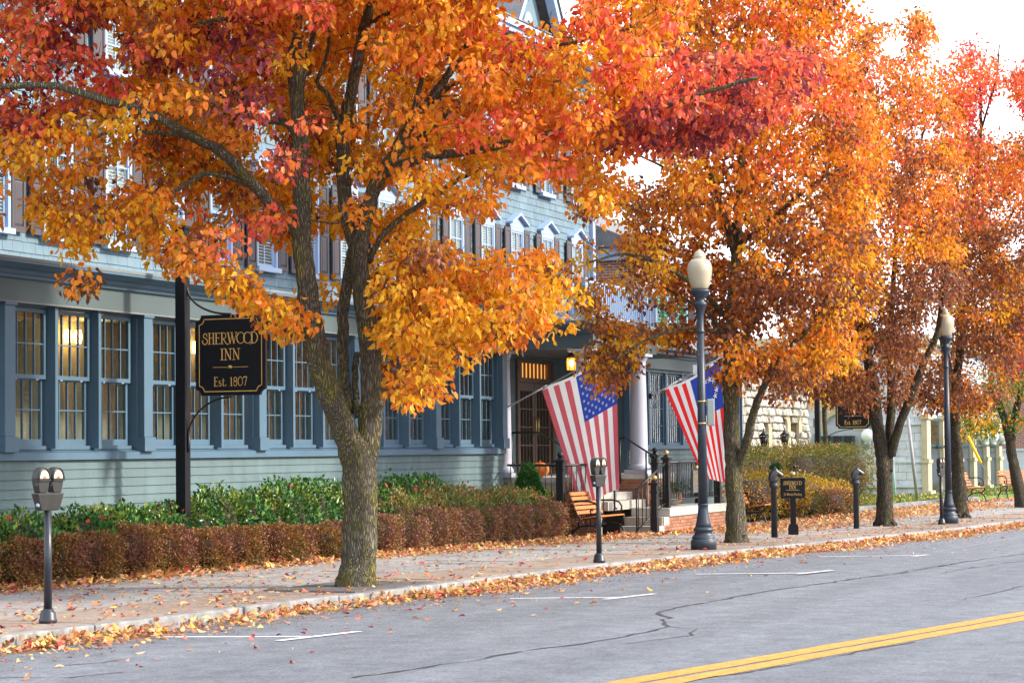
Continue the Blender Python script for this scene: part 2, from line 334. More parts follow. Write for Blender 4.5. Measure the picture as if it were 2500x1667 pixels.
# crossing drive and lawn on the far right
b = MB(); b.prism([kp(41.5, WALKN, -0.1), kp(120, WALKN, -0.1), kp(120, LN-.35, -0.1), kp(41.5, LN-.35, -0.1)], (0, 0, 0.096)); struct(b.build('drive', mk('drive_asphalt', (0.26, 0.26, 0.27), 0.9, 0.15, 2, 0.3, 90)))
b = MB(); b.prism([kp(44.0, LN, -0.1), kp(120.0, LN, -0.1), kp(120.0, 26.0, -0.1), kp(44.0, 26.0, -0.1)], (0, 0, 0.17)); lawn = struct(b.build('lawn', M_lawn))
b = MB(); b.prism([kp(44.0, LN-.27, -0.1), kp(57.0, LN-.27, -0.1), kp(57.0, LN-.01, -0.1), kp(44.0, LN-.01, -0.1)], (0, 0, 0.22)); struct(b.build('lawn_kerb', M_kerb, bevel=0.01))
# ---- painted markings (flat, 4 mm above the asphalt)
def rpt(px, py, dz=0.004): p = gnd(px, py, -ROADZ*-1+0); return p
def on_road(px, py, z):
    v = ray(px, py); zz = 0.0
    for _ in range(12): p = EYE + v*((zz+ROADZ-EYE[2])/v[2]); zz = gz(p[0])
    p[2] = zz+ROADZ+z; return p
def line_strip(name, mat, pts, w, z, parent, taper=False, jit=0.0):
    P = [np.asarray(p) for p in pts]; b = MB(); vs = []
    for i, p in enumerate(P):
        t = P[min(i+1, len(P)-1)]-P[max(0, i-1)]; t[2] = 0; t /= np.linalg.norm(t); nn = np.array([-t[1], t[0], 0])
        ww = w*(0.5+random.uniform(-jit, jit)); vs += [p+nn*ww, p-nn*ww]
    b.add(vs, [(2*i+1, 2*i+3, 2*i+2, 2*i) for i in range(len(P)-1)]); return b.build(name, mat, parent)
def edge(px0, py0, px1, py1, s0, s1, z=0.004):
    a = on_road(px0, py0, z); c = on_road(px1, py1, z); d = (c-a)[:2]; L = np.linalg.norm(d); d /= L
    out = []
    for s in np.arange(s0, s1, .28):
        x, y = a[:2]+d*s+np.array([-d[1], d[0]])*random.gauss(0, .005); out.append(np.array([x, y, gz(x)+ROADZ+z]))
    return out
for (ya, yb, yc, yd) in ((1604.3, 1617.5, 1492.3, 1501.5), (1621.0, 1634.5, 1503.9, 1514.2)):
    e1 = edge(1840, ya, 2500, yc, -14, 40); e2 = edge(1840, yb, 2500, yd, -14, 40); b = MB(); vs = []
    for p, q in zip(e1, e2): vs += [p, q]
    b.add(vs, [(2*i, 2*i+1, 2*i+3, 2*i+2) for i in range(len(e1)-1)]); b.build('yellow_line', M_yel, road)
for A, Bm in ((((394, 1554.5), (759, 1553.5)), ((680, 1564.6), (876.6, 1541.8))), (((1245, 1460.5), (1525, 1457.3)), ((1476.6, 1463.5), (1597.7, 1449.8))),
              (((1699, 1401.2), (1980, 1398)), ((1950, 1401.5), (2031, 1392))), (((2002, 1358.6), (2245, 1355.2)), ((2230, 1358.3), (2265, 1354.5)))):
    for (p, q), zz in ((A, 0.004), (Bm, 0.008)):
        p3 = on_road(*p, zz); q3 = on_road(*q, zz); line_strip('parking_mark', M_white, [p3, q3], 0.10, zz, road)
def crack(pts, w):
    P = [on_road(x, y, 0.004) for x, y in pts]; out = []
    for a, c in zip(P[:-1], P[1:]):
        k = max(2, int(np.linalg.norm(c-a)/0.22))
        for i in range(k): out.append(a+(c-a)*i/k + np.array([random.gauss(0, .022), random.gauss(0, .022), 0]))
    out.append(P[-1]); line_strip('crack', M_crack, out, w*.75, 0.004, road, jit=0.42)
r1 = lambda x, y: (1200+x/2.766, 1100+y/2.766)
r4 = lambda x, y: (1800+x/2.766, 1100+y/2.766)
crack([(864, 1653), (925, 1645), (1000, 1635), (1100, 1621), r1(30, 1388), r1(340, 1335), r1(640, 1300), r1(900, 1255), r1(1100, 1215), r1(1195, 1185), r1(1150, 1140), r1(1200, 1128), r1(1115, 1100), r1(1240, 1060), r1(1500, 1015), r4(150, 955), r4(550, 900), r4(860, 855), r4(1100, 820), r4(1500, 755), r4(1936, 695)], 0.05)
crack([r1(1195, 1188), r1(1380, 1200), r1(1330, 1245), r1(1100, 1275), r1(900, 1305)], 0.025)
crack([r4(1360, 825), r4(1600, 785), r4(1936, 745)], 0.03)
crack([(-20, 1655), (90, 1652), (180, 1654), (240, 1647), (300, 1641)], 0.04)
crack([(-20, 1640), (120, 1628), (240, 1618), (330, 1606)], 0.02)
crack([r4(1490, 1010), r4(1750, 955), r4(1936, 912)], 0.025)
crack([r1(1350, 1560), (1750, 1650), (1830, 1640), r4(160, 1480), r4(600, 1400), r4(1200, 1290)], 0.03)
# tree pit of dark soil round the big tree
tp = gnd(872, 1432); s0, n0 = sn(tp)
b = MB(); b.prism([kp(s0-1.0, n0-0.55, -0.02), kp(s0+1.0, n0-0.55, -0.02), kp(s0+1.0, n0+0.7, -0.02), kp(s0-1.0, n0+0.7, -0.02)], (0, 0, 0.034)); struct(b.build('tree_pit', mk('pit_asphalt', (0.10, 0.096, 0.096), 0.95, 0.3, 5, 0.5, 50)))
# ================================================================== THE INN
YW, YU, YF = 17.0, 19.2, 15.1            # veranda front, upper wall, porch front
M_paint = mk('paint_grey_green', (0.098, 0.152, 0.165), 0.65, 0.10, 2.2, 0.10, 40, hue=0.07, streak=((2.5, 2.5, .35), 2.0, .12))
M_trim = mk('trim_grey_green', (0.074, 0.138, 0.198), 0.5, 0.07, 1.5)
M_frieze = mk('frieze_paint', (0.076, 0.110, 0.118), 0.6, 0.10, 1.0)
M_shing = mk('shingle_paint', (0.125, 0.195, 0.245), 0.8, 0.12, 3.0, 0.15, 60, hue=0.10, stretch=(1, 1, 0.3))
M_wht = mk('white_paint', (0.29, 0.40, 0.58), 0.5, 0.04, 2.0)
M_shut = mk('shutter_paint', (0.06, 0.052, 0.06), 0.55, 0.10, 2.0)
M_col = mk('column_paint', (0.40, 0.42, 0.50), 0.45, 0.04, 2.0)
M_glass = mk_glass('window_glass')
M_roof = mk('roof_slate', (0.16, 0.16, 0.17), 0.8, 0.2, 6)
M_lead = mk('roof_lead', (0.17, 0.185, 0.19), 0.6, 0.15, 2)
M_brick = mk('brick_red', (0.33, 0.145, 0.085), 0.9, 0.2, 12, 0.3, 90, hue=0.28)
M_mort = mk('mortar', (0.36, 0.31, 0.25), 0.95, 0.1, 8)
M_step = mk('step_stone', (0.42, 0.40, 0.36), 0.85, 0.16, 5, 0.2, 80, hue=0.06)
M_iron = mk('black_iron', (0.010, 0.011, 0.014), 0.42, 0.15, 6, 0.1, 50, spec=0.35)
M_brass = mk('brass', (0.55, 0.40, 0.16), 0.3, 0.12, 10, metal=0.9)
M_bronze = mk('door_bronze', (0.13, 0.09, 0.07), 0.5, 0.1, 4)
M_room = mk('room_wall', (0.22, 0.22, 0.18), 0.9, 0.15, 1)
M_blind = mk('blind_white', (0.70, 0.72, 0.70), 0.6, 0.04, 4)
M_lampon = mk_emit('lamp_glow', (1.0, 0.42, 0.08), 12.0)
inn = thing('inn_building', 'long grey-green clapboard inn with glazed veranda, shuttered upper windows and columned porch', 'inn', (35, YW, 0))
X0, XE = 21.74, 42.90
# dark core so nothing shows through
b = MB(); b.box((X0, YU+0.05, -0.3), (54.7, YU+9, 11.0)); b.build('wall', M_paint, inn)
b = MB(); b.box((X0, YW+0.2, 1.0), (XE, YU+0.05, 1.06)); b.box((X0, YU-0.02, 1.06), (XE, YU+0.04, 3.9)); b.box((XE-0.16, YW+0.26, 1.06), (XE-0.1, YU-0.02, 3.9)); b.build('veranda_room', M_room, inn)
b = MB(); b.box((X0, YW+0.03, -0.3), (XE, YW+0.2, 1.56)); b.box((X0, YW-0.05, 3.66), (XE, YU+0.05, 3.9)); b.box((XE-0.1, YW+0.02, 1.56), (XE, YU, 3.66)); b.build('veranda_wall', M_paint, inn)
# clapboards: overlapping boards of 3 to 5 m, lower edge thicker
def clap(x0, x1, z0, y=YW, e=0.124, nm='clapboard', par=inn):
    bb = MB(); t = 0.022
    bb.add([(x0, y-t, z0), (x1, y-t, z0), (x1, y-0.004, z0+e+0.012), (x0, y-0.004, z0+e+0.012), (x0, y+0.03, z0), (x1, y+0.03, z0), (x1, y+0.03, z0+e+0.012), (x0, y+0.03, z0+e+0.012)],
           [(0, 1, 2, 3), (1, 0, 4, 5), (0, 3, 7, 4), (2, 1, 5, 6), (3, 2, 6, 7), (5, 4, 7, 6)])
    return bb.build(nm, M_paint, par)
z = 1.546-0.124; row = 0
while z > -0.2:
    x = X0 + (row % 3)*1.4
    while x < XE-0.05:
        x2 = min(x+random.uniform(3.2, 5.0), XE-0.02)
        if XE-0.02-x2 < 0.8: x2 = XE-0.02
        clap(x+0.0015, x2-0.0015, z); x = x2
    z -= 0.124; row += 1
b = MB(); b.box((X0, YW-0.075, 1.552), (XE, YW+0.2, 1.652)); b.add([(X0, YW-0.075, 1.655), (XE, YW-0.075, 1.655), (XE, YW+0.14, 1.70), (X0, YW+0.14, 1.70), (X0, YW+0.2, 1.6), (XE, YW+0.2, 1.6)], [(0, 1, 2, 3), (3, 2, 5, 4)]); b.build('sill', M_trim, inn)
# frieze, cornice and lead roof edge
def cornice(bld, x0, x1, y, z0, side=None):
    prof = [(0.0, 3.623), (0.0, 3.91), (-0.05, 3.915), (-0.06, 3.96), (-0.10, 3.965), (-0.13, 4.01), (-0.20, 4.03), (-0.27, 4.075), (-0.30, 4.08), (-0.30, 4.115), (-0.26, 4.12)]
    return prof
PROF = cornice(None, 0, 0, 0, 0)
def run_profile(nm, path, mat, closed=False, prof=PROF, zoff=0.0):     # mitred moulding along a plan path; outward is to the right of travel
    b = MB(); P = [np.array(p, float) for p in path]; k = len(P); rings = []
    for i in range(k):
        d0 = P[i]-P[i-1] if i > 0 else P[1]-P[0]; d1 = P[i+1]-P[i] if i < k-1 else d0
        d0 = d0/np.linalg.norm(d0); d1 = d1/np.linalg.norm(d1); n0 = np.array([d0[1], -d0[0]]); n1 = np.array([d1[1], -d1[0]])
        m = n0+n1; m = m/np.dot(m, n0) if abs(np.dot(m, n0)) > 1e-6 else n0
        rings.append([(P[i][0]-o*m[0], P[i][1]-o*m[1], zz+zoff) for o, zz in prof])
    q = len(prof); vs = [p for r in rings for p in r]
    fs = [(i*q+j, (i+1)*q+j, (i+1)*q+j+1, i*q+j+1) for i in range(k-1) for j in range(q-1)]
    b.add(vs, fs); return b.build(nm, mat, inn)
run_profile('frieze', [(X0, YW-0.14), (43.0, YW-0.14)], M_frieze, prof=PROF[:2])
run_profile('cornice', [(X0, YW-0.14), (43.0, YW-0.14)], M_trim, prof=PROF[1:])
b = MB(); b.add([(X0, YW-0.41, 4.122), (43.0, YW-0.41, 4.122), (43.0, YU+0.05, 4.30), (X0, YU+0.05, 4.30)], [(0, 1, 2, 3)]); b.box((X0, YW-0.14, 3.60), (43.0, YW+0.05, 3.622)); b.box((X0, YW-0.445, 4.117), (43.0, YW-0.405, 4.155)); b.build('veranda_roof', M_lead, inn)
# pilasters
PX = [21.88, 25.37, 28.86, 32.385, 35.89, 39.40, 42.76]
for x in PX:
    b = MB(); w = 0.12; y0 = YW-0.115
    b.box((x-w, y0, 1.86), (x+w, YW+0.16, 3.56)); b.box((x-w-0.035, y0-0.03, 1.656), (x+w+0.035, YW+0.16, 1.858)); b.box((x-w-0.02, y0-0.02, 3.562), (x+w+0.02, YW+0.1, 3.62)); b.build('pilaster', M_trim, inn, bevel=0.006)
# veranda windows: three per bay, each > upper_sash, lower_sash, sixteen panes, two lift handles
def sash_mesh(w, h, nx, ny, t=0.045, st=0.05, rail=0.055, mun=0.018):
    b = MB(); b.box((0, 0, 0), (st, t, h)); b.box((w-st, 0, 0), (w, t, h)); b.box((st, 0, 0), (w-st, t, rail)); b.box((st, 0, h-st), (w-st, t, h))
    iw, ih = w-2*st, h-rail-st
    for i in range(1, nx): x = st+iw*i/nx; b.box((x-mun/2, 0.006, rail), (x+mun/2, t-0.006, h-st))
    for j in range(1, ny):
        zz = rail+ih*j/ny
        for i in range(nx): b.box((st+iw*i/nx+(mun/2 if i else 0), 0.009, zz-mun/2), (st+iw*(i+1)/nx-(mun/2 if i < nx-1 else 0), t-0.009, zz+mun/2))
    return b, st, rail, iw, ih
def pane_mesh(w, h, nm='pane'):
    b = MB(); b.box((-w/2, -0.002, -h/2), (w/2, 0.002, h/2)); return b.mesh(nm, M_glass)
WW = 0.93; H1 = 2.66-1.745; H2 = 3.56-2.63
bU, st, rl, iw, ih = sash_mesh(WW, H2, 4, 2); meU = bU.mesh('upper_sash', M_trim); pwU = (iw/4-0.012, ih/2-0.012); mpU = pane_mesh(*pwU)
bL, stL, rlL, iwL, ihL = sash_mesh(WW, H1, 4, 2, rail=0.085); meL = bL.mesh('lower_sash', M_trim); mpL = pane_mesh(iwL/4-0.012, ihL/2-0.012)
b = MB(); b.box((0, 0, 0), (0.05, 0.012, 0.012)); meH = b.mesh('lift_handle', M_wht)
def put_panes(win, x, y, z, st, rl, iw, ih, nx, ny, mesh, ty):
    for i in range(nx):
        for j in range(ny):
            inst('pane', mesh, win, (x+st+iw*(i+.5)/nx, y+ty, z+rl+ih*(j+.5)/ny), (random.gauss(0, .006), 0, random.gauss(0, .006)))
bayw = [(a+0.12, c-0.12) for a, c in zip(PX[:-1], PX[1:])]
for (a, c) in bayw:
    pitch = (c-a+0.02)/3
    for i in range(3):
        x = a+pitch*i; b = MB(); yb = YW+0.07
        # casing: jambs as deep reveals, head
        b.box((x+pitch-0.09, YW-0.075, 1.70), (x+pitch-0.02, YW+0.16, 3.60)) if i < 2 else b.box((x+pitch-0.05, YW-0.01, 1.70), (x+pitch-0.022, YW+0.16, 3.60))
        b.box((x+0.0, YW+0.05, 3.575), (x+pitch-0.10, YW+0.16, 3.62))
        b.box((x+0.0, YW+0.045, 1.69), (x+pitch-0.10, YW+0.16, 1.742))
        wn_ = b.build('window', M_trim, inn)
        sx = x+0.5*(pitch-0.09-WW)
        inst('lower_sash', meL, wn_, (sx, YW+0.10, 1.745)); inst('upper_sash', meU, wn_, (sx, YW+0.05, 2.63))
        put_panes(wn_, sx, YW+0.10, 1.745, stL, rlL, iwL, ihL, 4, 2, mpL, 0.022)
        put_panes(wn_, sx, YW+0.05, 2.63, st, rl, iw, ih, 4, 2, mpU, 0.022)
        for hx in (0.18, 0.68): inst('lift_handle', meH, wn_, (sx+hx, YW+0.038, 2.615))
# added pale cloth strips that lighten some of the dark panes
M_lighten = mk('pane_lightener', (.42, .40, .33), .9, .15, 5)
for k, (a, c) in enumerate(bayw):
    for i in range(3):
        if (k*3+i) % 2 == 0: continue
        x0 = a+(c-a)/3*i+.08; w = random.uniform(.18, .34); b = MB(); n = 14; vs = []
        for j in range(n+1): yy = YW+.24+.025*math.sin(j*1.9); vs += [(x0+w*j/n, yy, 1.75), (x0+w*j/n*(.9+.1*math.sin(k)), yy, 3.58)]
        b.add(vs, [(2*j, 2*j+2, 2*j+3, 2*j+1) for j in range(n)]); b.build('pane_backing', M_lighten, inn)
# warm wall lamps inside the veranda
for (px, py) in ((190, 822), (166, 821), (478, 848), (1085, 905)):
    p = onY(px, py, YU-0.12); b = MB(); b.lathe([(0.05, -0.10), (0.07, 0.0), (0.05, 0.10)], p, 8); tag(b.build('wall_lamp', M_lampon), 'small glowing wall lamp inside the veranda, ' + {190: 'at far left second window', 166: 'beside the far-left lit lamp', 478: 'just behind the hanging sign', 1085: 'by the last veranda bay'}[px], 'lamp'); ld = bpy.data.lights.new('wall_lamp_light', 'POINT'); ld.energy = 5; ld.color = (1, .62, .25); ld.shadow_soft_size = .1; lo = bpy.data.objects.new('wall_lamp_light', ld); COL.objects.link(lo); lo.location = (p[0], p[1]-.35, p[2]+.1)
# dining tables seen dimly through the glass
M_cloth = mk('table_linen', (0.55, 0.52, 0.42), 0.8, 0.05, 3)
for i, x in enumerate((26.6, 30.2, 33.9, 37.6, 41.0)):
    t = thing('dining_table', ['white-clothed dining table behind the leftmost veranda windows', 'white-clothed dining table behind the windows left of the big sign', 'white-clothed dining table behind the windows at the trunk', 'white-clothed dining table behind the windows just right of the trunk', 'white-clothed dining table behind the last veranda windows'][i], 'table', (x, YW+1.0, 1.06), 'veranda dining tables')
    b = MB(); b.box((x-.5, YW+.55, 1.76), (x+.5, YW+1.45, 1.80)); b.build('tabletop', M_cloth, t); b = MB(); b.lathe([(0.25, 0), (0.06, 0.05), (0.05, 0.69)], (x, YW+1, 1.062), 10); b.build('leg', M_bronze, t)
# ------------------------------------------------ upper wall: shingles, windows, shutters
UX = [28.4, 30.1, 31.85, 33.55, 35.25, 36.96, 38.67, 40.4, 42.15, 43.95, 45.8, 47.6, 49.4, 51.4, 53.5]
UX = [25.0, 26.7]+UX
near_s = []; far_b = MB(); ex = 0.161
holes = []
for x in UX: holes += [(x-0.40, x+0.40, 4.9, 6.72), (x-0.40, x+0.40, 7.66, 9.35)]
z = 4.15; row = 0
while z < 11.0:
    x = X0 - random.uniform(0, .2)
    while x < 54.62:
        w = random.uniform(0.12, 0.34); x2 = min(x+w, 54.62); cx = (x+x2)/2
        if not any(h[0] < cx < h[1] and h[2] < z+ex/2 < h[3] for h in holes):
            t = 0.016+random.uniform(-.003, .004); dz = random.uniform(-.006, .004); y = YU+0.045; a, c = x+.002, x2-.002
            vs = [(a, y-t, z+dz), (c, y-t, z+dz), (c, y-.002, z+ex+.01), (a, y-.002, z+ex+.01), (a, y+.01, z+dz), (c, y+.01, z+dz)]
            fs = [(0, 1, 2, 3), (1, 0, 4, 5), (0, 3, 4), (1, 5, 2)]
            if 46.6 < cx and 6.55 < z < 7.75 and len(near_s) < 300: near_s.append((vs, fs))
            else: far_b.add(vs, fs)
        x = x2
    z += ex; row += 1
stuff(far_b.build('shingle_cladding', M_shing, inn))
for vs, fs in near_s: MB().add(vs, fs).build('shingle', M_shing, inn)
def upper_window(x, z0, z1, ped):
    w = 0.34; b = MB(); y = YU
    b.box((x-w-.07, y-.035, z0), (x-w, y+.045, z1)); b.box((x+w, y-.035, z0), (x+w+.07, y+.045, z1))
    b.box((x-w, y+0.10, z0), (x-w+.02, y+.24, z1)) if False else None
    b.box((x-w-.10, y-.10, z0-.09), (x+w+.10, y+.045, z0-.002)); b.box((x-w-.07, y-.035, z1+.002), (x+w+.07, y+.045, z1+.10))
    if ped:
        b.prism([(x-w-.12, y-.04, z1+.102), (x+w+.12, y-.04, z1+.102), (x+w+.12, y-.04, z1+.17), (x, y-.04, z1+.37), (x-w-.12, y-.04, z1+.17)], (0, .085, 0))
        for sgn in (-1, 1):
            b.prism([(x, y-.14, z1+.374), (x+sgn*(w+.20), y-.14, z1+.15), (x+sgn*(w+.20), y-.14, z1+.20), (x, y-.14, z1+.435)], (0, .18, 0))
    else:
        b.box((x-w-.12, y-.11, z1+.102), (x+w+.12, y+.045, z1+.16))
    o = b.build('window', M_wht, inn)
    return o
hs = 0.82; bS, sts, rls, iws, ihs = sash_mesh(0.68, 0.90, 2, 2, st=.04, rail=.05, mun=.025); meS = bS.mesh('sash', M_wht); mpS = pane_mesh(iws/2-.012, ihs/2-.012)
bb = MB()
for k in range(30): bb.obox((0, 0, 0.05+k*0.056), (0.31, 0, 0), (0, 0.018, 0.012), (0, -.0008, .0012))
meB = bb.mesh('blind', M_blind)
bb = MB(); bb.box((-.31, 0, 0), (.31, .02, .8)); meC = bb.mesh('pane_backing', M_blind)
bb = MB(); sw, sh = 0.36, 1.80
bb.box((0, 0, 0), (.06, .035, sh)); bb.box((sw-.06, 0, 0), (sw, .035, sh))
for za, zb in ((0, .09), (.78, .86), (sh-.09, sh)): bb.box((.06, 0, za), (sw-.06, .035, zb))
for za, zb in ((.09, .78), (.86, sh-.09)):
    bb.box((.06, .018, za), (sw-.06, .035, zb)); bb.add([(.06,.018,za),(sw-.06,.018,za),(sw-.06,.018,zb),(.06,.018,zb),(.09,.002,za+.04),(sw-.09,.002,za+.04),(sw-.09,.002,zb-.04),(.09,.002,zb-.04)], [(4,5,6,7),(0,1,5,4),(1,2,6,5),(2,3,7,6),(3,0,4,7)])
meSh = bb.mesh('shutter', M_shut)
for x in UX:
    for z0, z1, ped in ((4.95, 6.64, True), (7.72, 9.30, False)):
        o = upper_window(x, z0, z1, ped); k = (z1-z0)/1.70
        for zz, yy in ((z0+.0, YU+.02), (z0+.80*k, YU-.02)):
            inst('sash', meS, o, (x-.34, yy, zz), (0, 0, 0), (1, 1, .90/.90*k*1.0))
            for i in range(2):
                for j in range(2): inst('pane', mpS, o, (x-.34+sts+iws*(i+.5)/2, yy+.022, zz+(rls+ihs*(j+.5)/2)*k), (random.gauss(0, .006), 0, random.gauss(0, .006)), (1, 1, k))
        inst('blind', meB if random.random() < .7 else meC, o, (x, YU+.055, z0+.02), (0, 0, 0), (1, 1, k))
        for sgn in (-1, 1):
            inst('shutter', meSh, inn, ((x-.42-sw) if sgn < 0 else (x+.42), YU-.05, z0-.04), (0, 0, 0), (1, 1, (z1-z0+.1)/sh))
b = MB(); b.box((54.60, YU-.06, 4.1), (54.78, YU+.2, 11.0)); b.build('corner_board', M_wht, inn)
# eaves, main roof and front gable with a round-headed window
b = MB(); b.box((X0, YU-.55, 11.0), (55.2, YU+.1, 11.12)); b.box((X0, YU-.62, 11.12), (55.3, YU+.1, 11.28)); b.build('eaves', M_wht, inn)
b = MB(); b.add([(X0, YU-.65, 11.285), (55.3, YU-.65, 11.285), (55.3, YU+5, 14.6), (X0, YU+5, 14.6), (55.3, YU+9.5, 11.28), (X0, YU+9.5, 11.28)], [(0, 1, 2, 3), (3, 2, 4, 5), (1, 4, 2)]); b.build('roof', M_roof, inn)
gp = onY(1281, 30, YU); GX = float(gp[0]); GZ = float(gp[2])
def gable(cx, zb, hw, hh):
    b = MB(); b.prism([(cx-hw, YU-.02, zb), (cx+hw, YU-.02, zb), (cx, YU-.02, zb+hh)], (0, .3, 0)); b.build('gable_wall', M_shing, inn)
    b = MB()
    for sgn in (-1, 1):
        b.prism([(cx+sgn*(hw+.25), YU-.45, zb-.10), (cx, YU-.45, zb+hh+.05), (cx, YU-.45, zb+hh+.32), (cx+sgn*(hw+.5), YU-.45, zb-.10)], (0, .22, 0))
    b.build('rake_board', M_wht, inn)
    b = MB()
    for sgn in (-1, 1): b.add([(cx+sgn*(hw+.6), YU-.5, zb-.14), (cx, YU-.5, zb+hh+.36), (cx, YU+5, zb+hh+.36), (cx+sgn*(hw+.6), YU+5, zb-.14)], [(0, 1, 2, 3)])
    b.build('gable_roof', M_roof, inn)
    A = [(cx+.42*math.cos(t), YU-.10, zb+.75+.85*math.sin(t)) for t in np.linspace(0, pi, 15)]; I = [(cx+.26*math.cos(t), YU-.10, zb+.75+.65*math.sin(t)) for t in np.linspace(0, pi, 15)]
    A = [(cx+.42, YU-.10, zb)]+A+[(cx-.42, YU-.10, zb)]; I = [(cx+.26, YU-.10, zb)]+I+[(cx-.26, YU-.10, zb)]
    b = MB(); n = len(A)
    b.add(A+I+[(p[0], YU+.02, p[2]) for p in A]+[(p[0], YU+.02, p[2]) for p in I], [(i, i+1, n+i+1, n+i) for i in range(n-1)]+[(i+1, i, 2*n+i, 2*n+i+1) for i in range(n-1)]+[(n+i, n+i+1, 3*n+i+1, 3*n+i) for i in range(n-1)])
    b.box((cx-.012, YU-.07, zb), (cx+.012, YU-.03, zb+1.38)); o = b.build('arched_window', M_wht, inn)
    b = MB(); b.poly([(p[0], YU-.035, p[2]) for p in I][::-1]); b.build('pane', M_glass, o)
gable(GX, GZ-1.6, 2.0, 3.0)
# ------------------------------------------------ porch
PXL, PXR, PZ = 43.0, 47.1, 1.07
b = MB(); b.box((XE+.12, 15.9, PZ-.10), (50.8, YU, PZ)); b.box((XE+.12, YF-.02, PZ-.10), (43.55, 15.9, PZ)); b.box((45.92, YF-.12, PZ-.08), (PXR+.05, 15.9, PZ+.02)); b.build('porch_floor', M_step, inn)
b = MB(); b.box((XE+.15, YF+.03, -.4), (43.5, 15.9, PZ-.102)); b.box((45.98, YF-.06, -.4), (PXR, 15.9, PZ-.082)); b.box((XE+.15, 15.9, -.4), (50.8, YU-.3, PZ-.102)); b.build('porch_base', M_mort, inn)
run_profile('porch_frieze', [(PXL, YW-.14), (PXL, YF), (PXR, YF), (PXR, YW-.14)], M_frieze, prof=PROF[:2])
run_profile('porch_cornice', [(PXL, YW-.14), (PXL, YF), (PXR, YF), (PXR, YW-.14)], M_trim, prof=PROF[1:])
b = MB(); b.box((PXL+.02, YF+.02, 3.624), (PXR-.02, YF+.32, 3.95)); b.box((PXL+.02, YF+.32, 3.624), (PXL+.3, YW+.2, 3.95)); b.box((PXL+.1, YF+.3, 3.70), (51.0, YU, 3.74)); b.build('porch_ceiling', mk('porch_ceiling_paint', (0.10, 0.11, 0.12), 0.7), inn)
b = MB(); b.box((PXL-.27, YF-.27, 4.122), (PXR+.27, YU, 4.16)); b.build('porch_roof', M_lead, inn)
def column(x, y, z0, r, h, half=False):
    b = MB()
    prof = [(r*1.22, .0), (r*1.25, .03), (r*1.25, .07), (r*1.12, .10), (r*1.05, .115)] + [(r*(1.0-.16*(t**1.6)), .125+t*(h-.42)) for t in np.linspace(0, 1, 12)] + [(r*.92, h-.29), (r*.92, h-.27), (r*.85, h-.265), (r*.86, h-.20), (r*1.0, h-.16), (r*1.12, h-.11), (r*1.15, h-.10)]
    b.lathe(prof, (x, y, z0+.09), 28); b.box((x-r*1.32, y-r*1.32, z0), (x+r*1.32, y+r*1.32, z0+.09)); b.box((x-r*1.3, y-r*1.3, z0+h-.008), (x+r*1.3, y+r*1.3, z0+h+.11-.06))
    return b.build('column', M_col, inn)
CH = 3.622-PZ-.06
column(43.25, YF+.28, PZ, .20, CH); column(46.35, YF+.18, PZ+.02, .19, CH-.02); column(43.12, YW+.05, PZ, .14, CH); column(49.0, YF+2.0, PZ, .15, CH)
# recess walls
YD = 18.4
b = MB(); b.box((XE, YD, PZ), (47.2, YD+.1, 3.7)); b.box((49.55, YD, PZ), (50.9, YD+.1, 3.7)); b.box((47.2, YD, 3.62), (49.55, YD+.1, 3.7)); b.build('recess_wall', M_paint, inn)
for k in range(20):
    zz = PZ+.02+k*.124; clap(XE+.02, 47.12, zz, YD); clap(49.62, 50.78, zz, YD)
door = MB(); door.box((47.2, YD-.06, PZ), (47.34, YD+.1, 3.62)); door.box((49.40, YD-.06, PZ), (49.55, YD+.1, 3.62)); door.box((47.34, YD-.04, 3.12), (49.40, YD+.08, 3.22)); door.box((47.34, YD-.04, 3.55), (49.40, YD+.08, 3.62)); door.box((47.34, YD-.03, 3.22), (47.55, YD+.06, 3.55)); door.box((49.2, YD-.03, 3.22), (49.40, YD+.06, 3.55))
door = door.build('entrance_door', M_bronze, inn)
M_tran = mk_emit('transom_light', (0.8, 0.34, 0.07), .42)
b = MB(); b.box((47.55, YD+.045, 3.222), (49.2, YD+.055, 3.548)); b.build('transom_glass', M_tran, door)
b = MB()
for k in range(1, 7): x = 47.55+1.65*k/7; b.box((x-.012, YD-.02, 3.222), (x+.012, YD+.03, 3.548))
b.build('transom_bars', M_bronze, door)
for i, x0 in enumerate((47.36, 48.385)):
    b = MB(); w = .995; b.box((x0, YD-.01, PZ+.01), (x0+.12, YD+.04, 3.11)); b.box((x0+w-.12, YD-.01, PZ+.01), (x0+w, YD+.04, 3.11)); b.box((x0+.12, YD-.01, PZ+.01), (x0+w-.12, YD+.04, PZ+.25)); b.box((x0+.12, YD-.01, 2.93), (x0+w-.12, YD+.04, 3.11))
    for k in range(1, 4): xx = x0+.12+(w-.24)*k/4; b.box((xx-.014, YD-.004, PZ+.25), (xx+.014, YD+.03, 2.93))
    for k in range(1, 4):
        zz = PZ+.25+(2.93-PZ-.25)*k/4
        for q in range(4): a = x0+.12+(w-.24)*q/4; c = x0+.12+(w-.24)*(q+1)/4; b.box((a+(.014 if q else 0), YD-.002, zz-.014), (c-(.014 if q < 3 else 0), YD+.028, zz+.014))
    lf = b.build('door_leaf', M_bronze, door)
    b = MB(); b.box((x0+.12, YD+.012, PZ+.25), (x0+w-.12, YD+.016, 2.93)); b.build('door_glass', M_glass, door)
    b = MB(); hx = x0+w-.06 if i == 0 else x0+.06; b.tube([(hx, YD-.012, 1.95), (hx, YD-.07, 1.98), (hx, YD-.07, 2.32), (hx, YD-.012, 2.35)], .016, 8); b.build('handle', M_brass, door)
